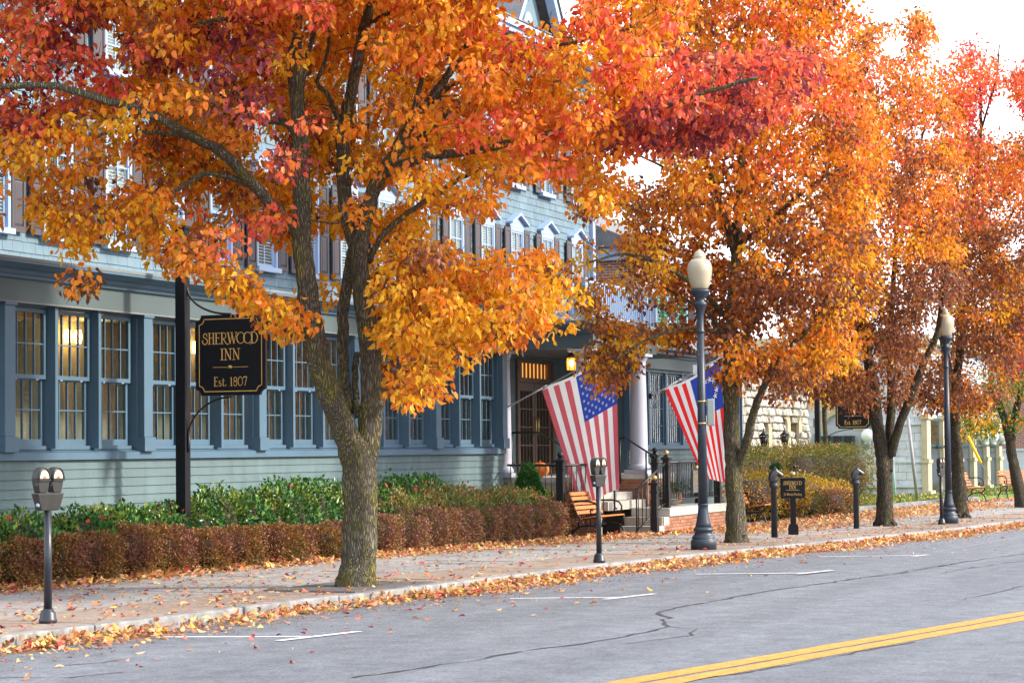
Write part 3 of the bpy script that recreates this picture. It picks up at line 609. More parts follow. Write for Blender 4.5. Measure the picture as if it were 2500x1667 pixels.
# lit lantern under the porch roof
lp = onY(1395, 885, 16.0)
lan = thing('porch_lantern', 'glowing amber lantern hanging under the porch roof', 'lantern', lp)
b = MB()
for a in range(6):
    t = 2*pi*a/6; b.tube([(lp[0]+.10*math.cos(t), lp[1]+.10*math.sin(t), lp[2]-.16), (lp[0]+.12*math.cos(t), lp[1]+.12*math.sin(t), lp[2]+.10)], .008, 5)
b.lathe([(.11, -.18), (.115, -.16), (.02, -.155)], lp, 10); b.lathe([(.13, .10), (.06, .17), (.02, .20)], lp, 10)
b.tube([(lp[0], lp[1], lp[2]+.2), (lp[0], lp[1], 3.70)], .008, 5); b.build('frame', M_bronze, lan)
b = MB(); b.lathe([(.09, -.15), (.095, 0), (.09, .09)], lp, 12); b.build('glass', mk_emit('amber_glass', (1.0, .30, .03), 1.0), lan)
b = MB(); b.lathe([(.02, -.08), (.05, -.02), (.03, .04)], lp + np.array([-.09, -.03, 0]), 8); b.build('flame', mk_emit('flame', (1.0, .75, .3), 14), lan)
# balcony rail on the porch roof
bal = MB()
def rail_run(bm, p, q, z0, z1, step, w=.016, rh=.03):
    p = np.array(p); q = np.array(q); L = np.linalg.norm(q-p); d = (q-p)/L; n = np.array([-d[1], d[0]])
    for zc in (z0, z1): c = (p+q)/2; bm.obox((c[0], c[1], zc), (d[0]*L/2, d[1]*L/2, 0), (n[0]*rh, n[1]*rh, 0), (0, 0, .02))
    return [p+d*s for s in np.arange(step/2, L, step)]
bp = []
for p, q in (((43.3, 16.9), (43.3, 15.4)), ((43.3, 15.4), (47.0, 15.4)), ((47.0, 15.4), (47.0, 17.0)), ((47.0, 17.05), (53.0, 17.05))): bp += rail_run(bal, p, q, 4.30, 4.98, .13)
bal.build('balcony_rail', M_wht, inn)
b = MB(); b.box((-.022, -.022, 4.32), (.022, .022, 4.96)); meBal = b.mesh('baluster', M_wht)
for p in bp: inst('baluster', meBal, inn, (p[0], p[1], 0))
for x, y in ((43.3, 15.4), (47.0, 15.4), (43.3, 16.9), (53.0, 17.05)): b = MB(); b.box((x-.07, y-.07, 4.162), (x+.07, y+.07, 5.05)); b.build('balcony_post', M_wht, inn)
# right wing beyond the porch
WX0, WX1 = 50.8, 61.0
b = MB(); b.box((WX0+.1, YW+.025, -.3), (WX1-.1, YW+.2, 1.60)); b.box((WX0+.1, YW-.03, 3.45), (WX1, YW+.2, 3.698)); b.box((WX0, YW+.02, -.3), (WX0+.098, YU+.1, 3.695)); b.box((WX0+.01, YW+.21, 3.70), (WX1, YU+2, 3.8)); b.box((WX1-.095, YW+.21, -.3), (WX1-.01, YU+1.88, 3.698)); b.box((WX0+.1, YU+1.9, -.3), (WX1-.02, YU+1.99, 3.697)); b.build('wing_wall', M_paint, inn)
for k in range(20):
    zz = PZ+.01+k*.124; bb = MB(); bb.prism([(WX0-.022, YW+.03, zz), (WX0-.004, YW+.03, zz+.136), (WX0-.001, YW+.03, zz+.136), (WX0-.001, YW+.03, zz)], (0, YD-YW-.05, 0)); bb.build('clapboard', M_paint, inn)
for k in range(9): clap(WX0+.01, WX1, 1.60-.13-.124*k)
b = MB(); b.box((WX0-.03, YW-.06, 1.605), (WX1, YW+.2, 1.70)); b.box((WX0-.03, YW-.05, 1.70), (WX0+.22, YW+.1, 3.45)); b.build('wing_trim', M_trim, inn)
run_profile('wing_frieze', [(WX0-.1, YW-.1), (WX1, YW-.1)], M_frieze, prof=PROF[:2], zoff=-.1); run_profile('wing_cornice', [(WX0-.1, YW-.1), (WX1, YW-.1)], M_trim, prof=PROF[1:], zoff=-.1)
b = MB(); b.box((WX0-.3, YW-.36, 4.022), (WX1, YU+2, 4.06)); b.build('wing_roof', M_lead, inn)
bWn, sw_, rw_, iww, ihw = sash_mesh(1.22, 1.74, 7, 4, st=.05, rail=.06, mun=.02); meW = bWn.mesh('sash', M_trim); mpW = pane_mesh(iww/7-.012, ihw/4-.012)
for k in range(7):
    x = WX0+.26+k*1.36; b = MB(); b.box((x-.06, YW-.02, 1.70), (x, YW+.15, 3.45)); b.box((x+1.23, YW-.02, 1.70), (x+1.29, YW+.15, 3.45)); o = b.build('window', M_trim, inn)
    inst('sash', meW, o, (x+.005, YW+.04, 1.702)); put_panes(o, x+.005, YW+.04, 1.702, sw_, rw_, iww, ihw, 7, 4, mpW, .022)
# ================================================================== ENTRANCE STEPS
b = MB(); b.box((-.5, -.5, -.5), (.5, .5, .5)); meBrick = b.mesh('brick', M_brick)
def bricks(par, p, u, L, z0, z1, nrm, bl=.203, bh=.066, th=.05):
    p = np.array(p, float); u = np.array(u, float); nrm = np.array(nrm, float); r = 0; z = z0; ang = math.atan2(u[1], u[0])
    while z+bh*.6 < z1:
        h = min(bh, z1-z)-.011; s = -(bl/2 if r % 2 else 0)
        while s < L-.02:
            a = max(s, 0); e = min(s+bl-.011, L)
            if e-a > .03:
                c = p+u*(a+e)/2 - nrm*(th/2-.010-random.uniform(0, .004)); inst('brick', meBrick, par, (c[0], c[1], z+h/2+.005), (0, 0, ang), (e-a, th, h))
            s += bl
        z += bh; r += 1
q = gnd(1609, 1305); SX, SY = float(q[0]), float(q[1]); SG = gz(SX)
R = .172; TOP = SG+3*R; PLX = float(onY(1772, 1250, SY)[0])
st = thing('entrance_steps', 'pale stone steps and brick-faced landing leading up to the inn porch', 'steps', (SX, SY, SG))
for i in range(2):
    b = MB(); b.box((SX+.34*i, SY, SG-.1+R*i+(.1 if i else 0)), (SX+.34*i+.36, 15.0, SG+R*(i+1)-.004)); b.build('step', M_step, st, bevel=.008)
b = MB(); b.box((SX+.30, SY+.03, SG-.1), (PLX-.03, 15.0, TOP-R-.002)); b.build('landing_core', M_mort, st)
for i, (a, c) in enumerate(((SX+.68, SX+1.05), (SX+1.053, PLX))):
    b = MB(); b.box((a, SY-.02, TOP-R), (c, 14.98, TOP)); b.build('landing_slab', M_step, st, bevel=.008)
bricks(st, (SX+.37, SY+.018), (1, 0), PLX-SX-.42, SG-.01, TOP-R-.004, (0, -1))
for i in range(3):
    b = MB(); b.box((43.5, 15.0+.30*i, TOP-.02 if i == 0 else TOP+.1626*i), (45.95, 15.0+.30*i+.32, TOP+.1626*(i+1)-.003)); b.build('step', M_step, st, bevel=.008)
bricks(inn, (45.972, 15.9), (0, -1), .85, TOP, PZ-.085, (-1, 0)); bricks(inn, (45.98, YF-.068), (1, 0), 1.1, TOP, PZ-.085, (0, -1)); bricks(inn, (XE+.142, 15.9), (0, -1), .85, SG, PZ-.105, (-1, 0)); bricks(inn, (XE+.16, YF+.022), (1, 0), .33, SG, PZ-.105, (0, -1))
# ================================================================== RAILINGS
M_rail = mk('rail_iron', (0.014, 0.016, 0.019), 0.45, 0.2, 8, 0.1, 60, spec=.5)
def newel(x, y, z, h, par, brass=True, w=.062):
    b = MB(); b.box((x-w*1.15, y-w*1.15, z), (x+w*1.15, y+w*1.15, z+h*.34)); b.box((x-w, y-w, z+h*.34), (x+w, y+w, z+h-.22))
    b.box((x-w*1.25, y-w*1.25, z+h-.22), (x+w*1.25, y+w*1.25, z+h-.18)); b.box((x-w, y-w, z+h-.18), (x+w, y+w, z+h-.06)); b.box((x-w*1.5, y-w*1.5, z+h-.06), (x+w*1.5, y+w*1.5, z+h-.02))
    b.add([(x-w*1.2, y-w*1.2, z+h-.019), (x+w*1.2, y-w*1.2, z+h-.019), (x+w*1.2, y+w*1.2, z+h-.019), (x-w*1.2, y+w*1.2, z+h-.019), (x, y, z+h+.05)], [(0, 1, 4), (1, 2, 4), (2, 3, 4), (3, 0, 4)])
    o = b.build('newel_post', M_iron, par)
    b = MB(); b.lathe([(.018, 0), (.026, .012), (.018, .02)]+[(.058*math.sin(t), .068-.058*math.cos(t)) for t in np.linspace(.35, 2.95, 9)], (x, y, z+h+.01), 14); b.build('ball_finial', M_brass if brass else M_iron, o)
def panel(par, p, q, zb0, zb1, h, n, low=.10, br=.010):
    p = np.array(p, float); q = np.array(q, float)
    b = MB(); b.tube([(p[0], p[1], zb0+h), (q[0], q[1], zb1+h)], .024, 8); b.build('top_rail', M_rail, par)
    b = MB(); b.tube([(p[0], p[1], zb0+low), (q[0], q[1], zb1+low)], .016, 6); b.build('bottom_rail', M_rail, par)
    for k in range(n):
        t = (k+.5)/n; c = p+(q-p)*t; z = zb0+(zb1-zb0)*t; b = MB(); b.tube([(c[0], c[1], z+low), (c[0], c[1], z+h-.01)], br, 6); b.build('baluster', M_rail, par)
P2 = onY(1628, 1237, SY+.12); P2[2] = TOP; P3 = onY(1753, 1225, SY+.12); P3[2] = TOP; P1 = gnd(1599, 1306)
rl1 = thing('stair_railing', 'black iron railing with brass ball posts along the landing edge of the inn steps', 'railing', (P2[0], P2[1], TOP))
newel(P1[0], P1[1], SG, 1.06, rl1); newel(P2[0], P2[1], TOP, 1.04, rl1); newel(P3[0], P3[1], TOP, 1.02, rl1)
panel(rl1, P2[:2], P3[:2], TOP, TOP, .92, 30, .16)
e = np.array([P1[0]-.05, P1[1]+.36]); panel(rl1, e, P2[:2], SG-.02, TOP, .93, 8, .12)
b = MB(); b.tube([(e[0], e[1], SG), (e[0], e[1], SG+.95)], .016, 8); b.build('end_post', M_rail, rl1)
P5 = np.array([PLX-.12, 14.75]); P4 = np.array([46.0, 14.82])
newel(P5[0], P5[1], TOP, 1.10, rl1, False); newel(P4[0], P4[1], TOP, 1.10, rl1, False); panel(rl1, P3[:2], P5, TOP, TOP, .92, 8, .16); panel(rl1, P4, P5, TOP, TOP, .92, 9, .16)
# plaque hung in the railing panel
c = P2+(P3-P2)*.545; b = MB(); b.box((c[0]-.30, c[1]-.045, TOP+.27), (c[0]+.30, c[1]-.02, TOP+.74)); pl = b.build('railing_plaque', mk('plaque_grey', (.10, .10, .10), .6)); tag(pl, 'small dark plaque with faded gold lines hung on the landing railing', 'plaque')
b = MB()
for zz, w, hh in ((.61, .22, .035), (.50, .07, .06), (.39, .08, .018)):
    xx = c[0]-w
    while xx < c[0]+w: ww = random.uniform(.025, .05); b.box((xx, c[1]-.049, TOP+zz-hh), (xx+ww, c[1]-.046, TOP+zz+hh)); xx += ww+.014
b.build('gold_marks', M_brass, pl)
b = MB(); b.lathe([(.02, 0), (.05, .03), (.055, .06), (.03, .10)], (c[0], c[1]-.03, TOP+.742), 10); b.build('crest', M_brass, pl)
# left rail between hedge and porch
A6 = np.array(onY(1369, 1200, 15.25)[:2]); rl2 = thing('porch_railing', 'black iron rail with ball-topped post between shrubs and porch side', 'railing', (A6[0], A6[1], gz(A6[0])))
newel(A6[0], A6[1], gz(A6[0]), 1.52, rl2, False, .07); A7 = np.array([XE-.1, 16.86]); panel(rl2, A6, A7, .02, .02, 1.30, 9, .55); panel(rl2, A6, (43.35, 15.0), .02, .02, 1.30, 10, .12)
# hand rails of the upper flight
rl3 = thing('hand_rail', 'slim black hand rail with curled end beside the upper porch steps', 'handrail', (45.9, 15.0, TOP))
a = onX(1513, 1069, 45.9); m_ = onX(1527, 1069, 45.9); c = onX(1593, 1111, 45.9)
cu = [c+np.array([0, -.06*math.sin(t)*(1-t/9), -.06*(1-math.cos(t))*(1-t/9)]) for t in np.linspace(0, 5.2, 12)]
b = MB(); b.tube([a, m_, c]+cu[1:], .02, 8); b.build('rail', M_rail, rl3)
for p in (a, onX(1577, 1100, 45.9)): b = MB(); b.tube([(p[0], p[1], TOP+.0 if p is not a else PZ-.17), (p[0], p[1], p[2])], .019, 8); b.build('rail_post', M_rail, rl3)
rl4 = thing('hand_rail', 'slim black hand rail left of the upper porch steps behind the flag', 'handrail', (43.6, 15.0, TOP))
b = MB(); b.tube([(43.6, 15.75, PZ+.8), (43.6, 15.6, PZ+.8), (43.6, 14.85, TOP+.95)], .02, 8); b.build('rail', M_rail, rl4)
for yy, z0, z1 in ((15.7, PZ-.2, PZ+.8), (14.9, TOP, TOP+.97)): b = MB(); b.tube([(43.6, yy, z0), (43.6, yy, z1)], .019, 8); b.build('rail_post', M_rail, rl4)
# dark porch rail on the left of the door seen through the opening
b = MB(); b.tube([(44.9, 17.6, 1.98), (44.9, 17.0, 1.98), (44.9, 16.2, 1.55), (44.9, 16.15, 1.07)], .022, 8); b.tube([(44.9, 17.6, 1.98), (44.9, 17.6, 1.07)], .022, 8); tag(b.build('grab_rail', M_rail), 'dark slanting grab rail in front of the entrance doors', 'handrail')
# pumpkins on the landing and porch
M_pump = mk('pumpkin_skin', (.75, .20, .02), .5, .12, 9)
def pumpkin(p, r, label):
    t = thing('pumpkin', label, 'pumpkin', p, 'pumpkins by the porch'); b = MB(); k = 24
    b.lathe([(r*.2, .0)]+[(r*math.sin(a), r*.8*(1-math.cos(a))) for a in np.linspace(.35, 2.8, 10)]+[(r*.12, r*1.5)], p, k, flute=lambda i, j: 1-.06*(j % 3 == 0)); b.build('flesh', M_pump, t)
    b = MB(); b.tube([(p[0], p[1], p[2]+r*1.48), (p[0]+.02, p[1], p[2]+r*1.75)], r*.12, 6); b.build('stalk', M_bronze, t)
_q = onY(1645, 1220, SY+.75); pumpkin((_q[0], _q[1], TOP), .19, 'large orange pumpkin behind the landing railing next to the front brass post')
_q = onY(1618, 1215, SY+1.15); pumpkin((_q[0], _q[1], TOP), .15, 'smaller orange pumpkin half hidden behind the brass-ball post on the landing')
pumpkin((43.25, 15.62, PZ), .15, 'orange pumpkin beside the round corner column of the porch')
pumpkin((XE+.35, 16.35, PZ), .19, 'orange pumpkin low behind the left porch rail'); 
b = MB(); cc = (P2[0]+1.9, P2[1]+.5, TOP); b.lathe([(.10, 0), (.16, .02), (.2, .26), (.21, .28)], cc, 12); pt = tag(b.build('planter', mk('planter_stone', (.35, .33, .3), .9)), 'low planter of green leaves behind the landing railing', 'planter')
n = 220; P = np.array(cc)+RNG.normal(size=(n, 3))*np.array([.22, .18, .08])+np.array([0, 0, .36]); o = link('foliage', leaf_mesh('foliage', P, RNG.normal(size=(n, 3))+[0, 0, .5], RNG.uniform(.05, .09, n), np.array([.05, .14, .03])*RNG.uniform(.7, 1.4, (n, 1)), mk_leaf('planter_leaf', .2)), pt); o.location = (0, 0, 0); stuff(o)
# ================================================================== FLAGS
def flag(label, base, tip, u0, u1, colR, stars, ends, wave, seed, nv=26):
    # pole runs base->tip; hoist from fraction u1 (low) to u0 (high); ends: world points (fly end under high hoist, fly end under low hoist)
    base = np.array(base); tip = np.array(tip); rg = random.Random(seed)
    t = thing('flag', label, 'flag', base)
    mR = mk('flag_red_'+str(seed), colR, .75, .04, 6); mW = mk('flag_white', (.72, .74, .78), .75, .03, 6); mB = mk('flag_blue', (.025, .06, .36), .75, .05, 6)
    for m_ in (mR, mW, mB):          # thin cloth lets light through
        n_ = m_.node_tree.nodes; l_ = m_.node_tree.links; pb = n_['Principled BSDF']; tb = n_.new('ShaderNodeBsdfTranslucent'); mx = n_.new('ShaderNodeMixShader'); mx.inputs[0].default_value = .42
        l_.new(pb.inputs['Base Color'].links[0].from_socket, tb.inputs[0]); l_.new(pb.outputs[0], mx.inputs[1]); l_.new(tb.outputs[0], mx.inputs[2]); l_.new(mx.outputs[0], n_['Material Output'].inputs[0])
    b = MB(); b.tube([base, base+(tip-base)*.36], .016, 8); b.tube([base+(tip-base)*.36, tip], .0145, 8); b.build('pole', mk('pole_alu', (.62, .62, .64), .35, .05, 9, metal=.6), t)
    b = MB(); k = base+(tip-base)*.325; b.tube([k, k+(tip-base)*.03], .026, 10); b.build('pole_sleeve', mW, t)
    b = MB(); b.lathe([(.03*math.sin(a), -.03*math.cos(a)) for a in np.linspace(.2, 2.95, 8)], tip, 12); b.build('finial', M_wht, t)
    b = MB(); b.obox(base, (.03, 0, 0), (0, .03, 0), (0, 0, .06)); b.build('bracket', M_iron, t)
    hi = base+(tip-base)*u0; lo = base+(tip-base)*u1; E0 = np.array(ends[0]); E1 = np.array(ends[1])
    nu = 39
    def P(u, v):
        h = hi+(lo-hi)*u; h = h+np.array([0, 0, -1])*(.03+.10*math.sin(pi*u)*(1-v)); e = E0+(E1-E0)*u
        p = h+(e-h)*v; p = p + np.array([0, 0, -1])*.0*v
        a = wave*(v**.8); ph = 6.0*(1-u)**1.6+v*1.0
        p = p+np.array([math.sin(ph)*a*(.45+.9*(1-u)), 0, 0])
        return p
    b = MB(); vs = [P(i/nu, j/nv) for i in range(nu+1) for j in range(nv+1)]; fs = []; mi = []
    cant_v = int(round(nv*.40))
    for i in range(nu):
        for j in range(nv):
            s = i//3; can = s < 7 and j < cant_v
            b_mi = 2 if can else (0 if s % 2 == 0 else 1); fs.append(((i*(nv+1)+j, (i+1)*(nv+1)+j, (i+1)*(nv+1)+j+1, i*(nv+1)+j+1), b_mi))
    k0 = 0; b.v = [tuple(p) for p in vs]
    for f, m in fs: b.f.append(f); b.m.append(m); b.sm.append(True)
    b.build('cloth', [mR, mW, mB], t)
    hb = MB(); hp = [P(i/nu, 0) for i in range(nu+1)]; hq = [P(i/nu, -.022) for i in range(nu+1)]
    hb.add(hp+hq, [(i, nu+1+i, nu+2+i, i+1) for i in range(nu)]); hb.build('hoist_band', mW, t)
    mS = mk('flag_star_white', (.78, .79, .82), .7, .02, 6)
    def star(u, v, ru, rv):
        pts = []
        du = (P(u+.01, v)-P(u-.01, v)); dv = (P(u, v+.01)-P(u, v-.01)); n = np.cross(du, dv); n /= np.linalg.norm(n)
        if n[0] > 0: n = -n
        for k in range(10): r = 1 if k % 2 == 0 else .40; a = pi*k/5; pts.append(P(u+ru*r*math.sin(a), v-rv*r*math.cos(a))+n*.008)
        c = P(u, v)+n*.008; sb = MB(); sb.add(pts+[c], [(k, (k+1) % 10, 10) for k in range(10)]); sb.build('star', mS, t)
    Hn = np.linalg.norm(lo-hi); Fn = np.linalg.norm(E1-lo); uc = 7/13; vc = cant_v/nv
    if stars == 50:
        for r in range(9):
            for c in range(6 if r % 2 == 0 else 5): star(uc*(r+1)/10, vc*((c+.5 if r % 2 == 0 else c+1)/6), .030*1.52/Hn, .030*1.52/Fn)
    else:
        for k in range(13): a = 2*pi*k/13; star(uc*.5+.17*math.cos(a)*1.0, vc*.5+.17*vc/.4*1.0*math.sin(a)*.62, .055*1.2/Hn, .055*1.2/Fn)
    return t
b0 = onY(1236, 995, YW-.02); X1 = 42.42; t0 = onX(1520, 843, X1)
flag('faded red-striped flag with fifty stars hanging from the pole left of the porch steps', b0, t0, .945, .315, (.52, .10, .13), 50, (onX(1511, 1192, X1), onX(1416, 1236, X1)), .032, 1)
b1 = onX(1588, 967, 46.15); t1 = onX(1800, 851, 46.15)
flag('bright red-striped flag with a ring of stars hanging behind the lamp post', b1, t1, .80, .165, (.72, .025, .03), 13, (onX(1782, 1180, 46.15), onX(1716, 1165, 46.15)), .04, 2)
# ================================================================== STREET FURNITURE
M_meter = mk('meter_grey', (.035, .034, .032), .36, .25, 14, .15, 120, metal=.35, spec=.5)
M_mdark = mk('meter_black', (.018, .022, .03), .35, .2, 8, .1, 60, spec=.5)
M_mred = mk('dial_red', (.30, .12, .08), .5)
M_dial = mk('meter_dial', (.62, .50, .34), .35, .12, 20)
def meter(p, label, rot):
    t = thing('parking_meter', label, 'parking meter', (0, 0, 0), 'double parking meters')
    b = MB(); b.lathe([(.088, 0), (.088, .03), (.078, .045), (.076, .09), (.06, .11), (.052, .125), (.045, .135)], (0, 0, 0), 20); b.lathe([(.040, .13), (.036, 1.09)], (0, 0, 0), 16); b.build('post', M_mdark, t)
    b = MB(); q = [(-.14, -.036, 1.08), (.14, -.036, 1.08), (.14, .036, 1.08), (-.14, .036, 1.08)]; q2 = [(-.205, -.044, 1.25), (.205, -.044, 1.25), (.205, .044, 1.25), (-.205, .044, 1.25)]
    b.add(q+q2, [(3, 2, 1, 0), (4, 5, 6, 7), (0, 1, 5, 4), (1, 2, 6, 5), (2, 3, 7, 6), (3, 0, 4, 7)]); hb = b.build('coin_housing', M_meter, t, bevel=.012)
    b = MB(); b.tube([(-.14, -.01, 1.13), (-.175, -.01, 1.14)], .018, 8); b.build('lock', M_wht, hb)
    for x in (-.108, .108):
        pr = [(x-.058, 1.253), (x+.058, 1.253), (x+.092, 1.36)]+[(x+.096*math.cos(a), 1.398+.104*math.sin(a)) for a in np.linspace(0, pi, 13)]+[(x-.092, 1.36)]
        b = MB(); b.prism([(a, -.038, c) for a, c in pr], (0, .076, 0)); h = b.build('meter_head', M_meter, t, bevel=.010)
        b = MB(); b.box((x-.088, -.056, 1.368), (x+.088, -.030, 1.386)); b.build('slot_bar', M_mdark, h)
        w = [(x+.076*math.cos(a), 1.392+.088*math.sin(a)) for a in np.linspace(0, pi, 13)]
        b = MB(); b.prism([(a, -.0445, c) for a, c in w], (0, .01, 0)); b.build('dial_window', M_dial, h)
        b = MB(); b.tube([(x+.085*math.cos(a), -.046, 1.392+.096*math.sin(a)) for a in np.linspace(-.1, pi+.1, 15)], .011, 6); b.build('hood', M_mdark, h)
        b = MB(); b.prism([(x+.028*math.cos(a), -.049, 1.391+.024*math.sin(a)) for a in np.linspace(0, pi, 8)], (0, .004, 0)); b.build('dial_pointer', M_mred, h)
        b = MB(); b.box((x-.10, -.03, 1.32), (x-.08, .0, 1.36)); b.build('coin_slot', M_meter, h)
    return t
KA = math.atan2(KD[1], KD[0])
mt = meter(None, 'double-headed parking meter nearest, at far left beside the brown hedge', 0)
g0 = gnd(117, 1519); g1 = gnd(1463, 1372); g2 = gnd(2299, 1279)
dup(mt, g1, KA, 'double-headed parking meter in front of the bench and big flag'); dup(mt, g2, KA, 'distant double-headed parking meter right against the far lamp post')
mt.location = Vector(g0); mt.rotation_euler = (0, 0, KA)
# ---- lamp posts
M_lamp = mk('lamp_blue_black', (.022, .033, .052), .45, .25, 7, .1, 60, spec=.5)
M_globe = mk('lamp_globe', (.46, .40, .28), .25, .08, 3, spec=.6, coat=.3)
def lamp(label, box):
    t = thing('street_lamp', label, 'street lamp', (0, 0, 0), 'acorn street lamps')
    fl = lambda i, j: 1.0-.045*(j % 2)
    b = MB(); b.lathe([(.212, 0), (.212, .14), (.205, .155), (.18, .17), (.195, .20), (.175, .225), (.145, .255), (.145, .29), (.165, .31), (.168, .335), (.14, .37)], (0, 0, 0), 28)
    b.lathe([(.138, .36), (.118, .44), (.095, .56), (.083, .66), (.082, .72), (.088, .725), (.088, .745), (.080, .75)], (0, 0, 0), 32, flute=lambda i, j: 1-.05*(j % 2)); b.build('base', M_lamp, t)
    b = MB(); b.lathe([(.078, .75), (.070, 2.2), (.058, 3.55)], (0, 0, 0), 32, flute=fl); b.build('pole', M_lamp, t)
    b = MB(); b.lathe([(.058, 3.54), (.068, 3.56), (.068, 3.58), (.055, 3.60), (.055, 3.86), (.07, 3.90), (.10, 3.99), (.112, 4.01), (.112, 4.04), (.07, 4.06), (.085, 4.12), (.155, 4.20), (.165, 4.23), (.165, 4.255), (.11, 4.26)], (0, 0, 0), 24); b.build('collar', M_lamp, t)
    b = MB(); b.lathe([(.115, 4.262), (.135, 4.28), (.165, 4.36), (.192, 4.46), (.205, 4.56), (.204, 4.63), (.185, 4.70), (.15, 4.745), (.105, 4.765), (.098, 4.775), (.105, 4.785), (.105, 4.80), (.092, 4.83), (.082, 4.865), (.06, 4.89), (.035, 4.90), (.03, 4.915), (.012, 4.925)], (0, 0, 0), 28); b.build('globe', M_globe, t)
    if box:
        b = MB(); b.box((.085, -.06, 2.02), (.21, .06, 2.46)); b.build('sign_box', mk('box_grey', (.25, .30, .28), .5), t, bevel=.02)
        for z in (2.06, 2.42): b = MB(); b.lathe([(.078, 0), (.078, .025)], (0, 0, z-.01), 20); b.box((.07, -.02, z-.005), (.12, .02, z+.02)); b.build('clamp_band', M_brass, t)
        b = MB(); b.box((-.14, -.05, 2.86), (-.07, .05, 3.02)); b.build('junction_box', mk('box_pale', (.45, .47, .48), .5), t, bevel=.01)
    return t
l1 = gnd(1718, 1341); l2 = gnd(2317, 1277)
lm = lamp('blue-black acorn street lamp in front of the second flag, cream globe', True); la = math.atan2(-CR[1], -CR[0])
lm2 = lamp('distant acorn street lamp with globe among brown leaves beside the far meter', False)
lm.location = Vector(l1); lm.rotation_euler = (0, 0, math.atan2(CR[1], CR[0])); lm2.location = Vector(l2); lm2.rotation_euler = (0, 0, .7)
# ---- benches
M_wood = mk('bench_wood', (.48, .165, .045), .5, .18, 6, .1, 60, stretch=(.3, 4, 4), hue=.10)
def bench(label):
    t = thing('park_bench', label, 'bench', (0, 0, 0), 'slatted park benches'); L = .66
    b = MB(); b.obox((0, 0, 0), (L, 0, 0), (0, .034, 0), (0, 0, .012)); sl = b.mesh('slat', M_wood)
    for k in range(5): y = -.32+.085*k; o = inst('seat_slat', sl, t, (0, y, .435-.012*k), (-.03, 0, 0))
    for k in range(5): zz = .50+.088*k; o = inst('back_slat', sl, t, (0, .115+.036*k, zz), (1.19, 0, 0))
    for x in (-L+.03, L-.03):
        b = MB(); r = .021
        b.tube([(x, -.40, .0), (x, -.37, .03), (x, -.33, .16), (x, -.24, .25), (x, -.10, .26), (x, .06, .24), (x, .20, .15), (x, .27, .02), (x, .31, .0)], r, 7)
        b.tube([(x, -.35, .42), (x, -.33, .34), (x, -.26, .27)], r, 7); b.tube([(x, -.36, .42), (x, -.1, .40), (x, .06, .38), (x, .11, .45), (x, .19, .66), (x, .29, .92)], r, 7)
        b.tube([(x, .10, .24), (x, .09, .31), (x, .06, .38)], r*.9, 7)
        arc = [(x, .21, .70), (x, .05, .715), (x, -.12, .715), (x, -.25, .68), (x, -.31, .60), (x, -.30, .51), (x, -.24, .465), (x, -.17, .48), (x, -.15, .53), (x, -.18, .56), (x, -.21, .54)]
        b.tube(arc, r*.85, 7); b.build('arm_frame', M_iron, t)
    b = MB(); b.tube([(-L, .02, .25), (L, .02, .25)], .012, 6); b.build('tie_bar', M_iron, t)
    return t
bn = bench('orange slatted bench with black scroll arms beside the entrance steps')
def put(o, p, r): o.location = Vector(p); o.rotation_euler = (0, 0, r)
B1 = (gnd(1449.5, 1315)+gnd(1516, 1311))/2; B1 = np.array([B1[0]+.1, B1[1]+.28, gz(B1[0])])
B2 = gnd(1868, 1276); B2 = np.array([B2[0]+.2, B2[1]+.25, gz(B2[0])])
dup(bn, B2, 0.03, 'orange slatted bench beside the golden shrub, left of the small parking sign')
lz = lambda x: .07
B3 = np.array([69.5, 9.2, -.08]); B4 = np.array([73.5, 9.4, -.08])
def gz2(px, py, z):
    v = ray(px, py); return EYE+v*((z-EYE[2])/v[2])
put(bn, B1, -.04)
LZ = gz(60)+.07
c3 = gz2(2358, 1224, LZ); c4 = gz2(2490, 1216, LZ)
dup(bn, c3, -.25, 'pale slatted bench on the lawn just right of the far lamp post'); dup(bn, c4, -.9, 'pale slatted bench on the lawn at the right edge behind a leaning trunk')
# ---- hitching posts
def hitch(label):
    t = thing('hitching_post', label, 'hitching post', (0, 0, 0), 'horse-head hitching posts')
    b = MB(); b.lathe([(.062, 0), (.055, .92), (.064, .925), (.07, .95), (.09, .965), (.092, 1.0), (.075, 1.01), (.085, 1.03), (.06, 1.045)], (0, 0, 0), 18); b.build('post', mk('post_slate', (.022, .028, .034), .55, .2, 8), t)
    HS = 1.25; pr = [(-.065, 1.04), (.045, 1.04), (.055, 1.10), (.035, 1.15), (.075, 1.155), (.135, 1.125), (.165, 1.13), (.17, 1.155), (.145, 1.185), (.08, 1.225), (.045, 1.255), (.03, 1.29), (.012, 1.258), (-.035, 1.24), (-.07, 1.18), (-.085, 1.10)]
    pr = [(a*HS, 1.04+(c-1.04)*HS) for a, c in pr]; bm = MB(); n = len(pr); cx, cz = .01, 1.14; rings = []
    for y, k in ((-.045, .72), (-.035, .94), (0, 1.0), (.035, .94), (.045, .72)): rings.append([(cx+(a-cx)*k, y, cz+(c-cz)*k) for a, c in pr])
    bm.add([p for r in rings for p in r], [(i*n+j, i*n+(j+1) % n, (i+1)*n+(j+1) % n, (i+1)*n+j) for i in range(4) for j in range(n)]+[tuple(range(n))[::-1], tuple(range(4*n, 5*n))], 0, True); bm.build('horse_head', M_mdark, t)
    return t
hp = hitch('horse-head hitching post between the second bench and small parking sign'); hr = math.atan2(CR[1], CR[0])+.25
dup(hp, gnd(2091, 1290), hr, 'horse-head hitching post by the low brown hedge, left of the forked trunk'); put(hp, gnd(1891, 1312), hr)
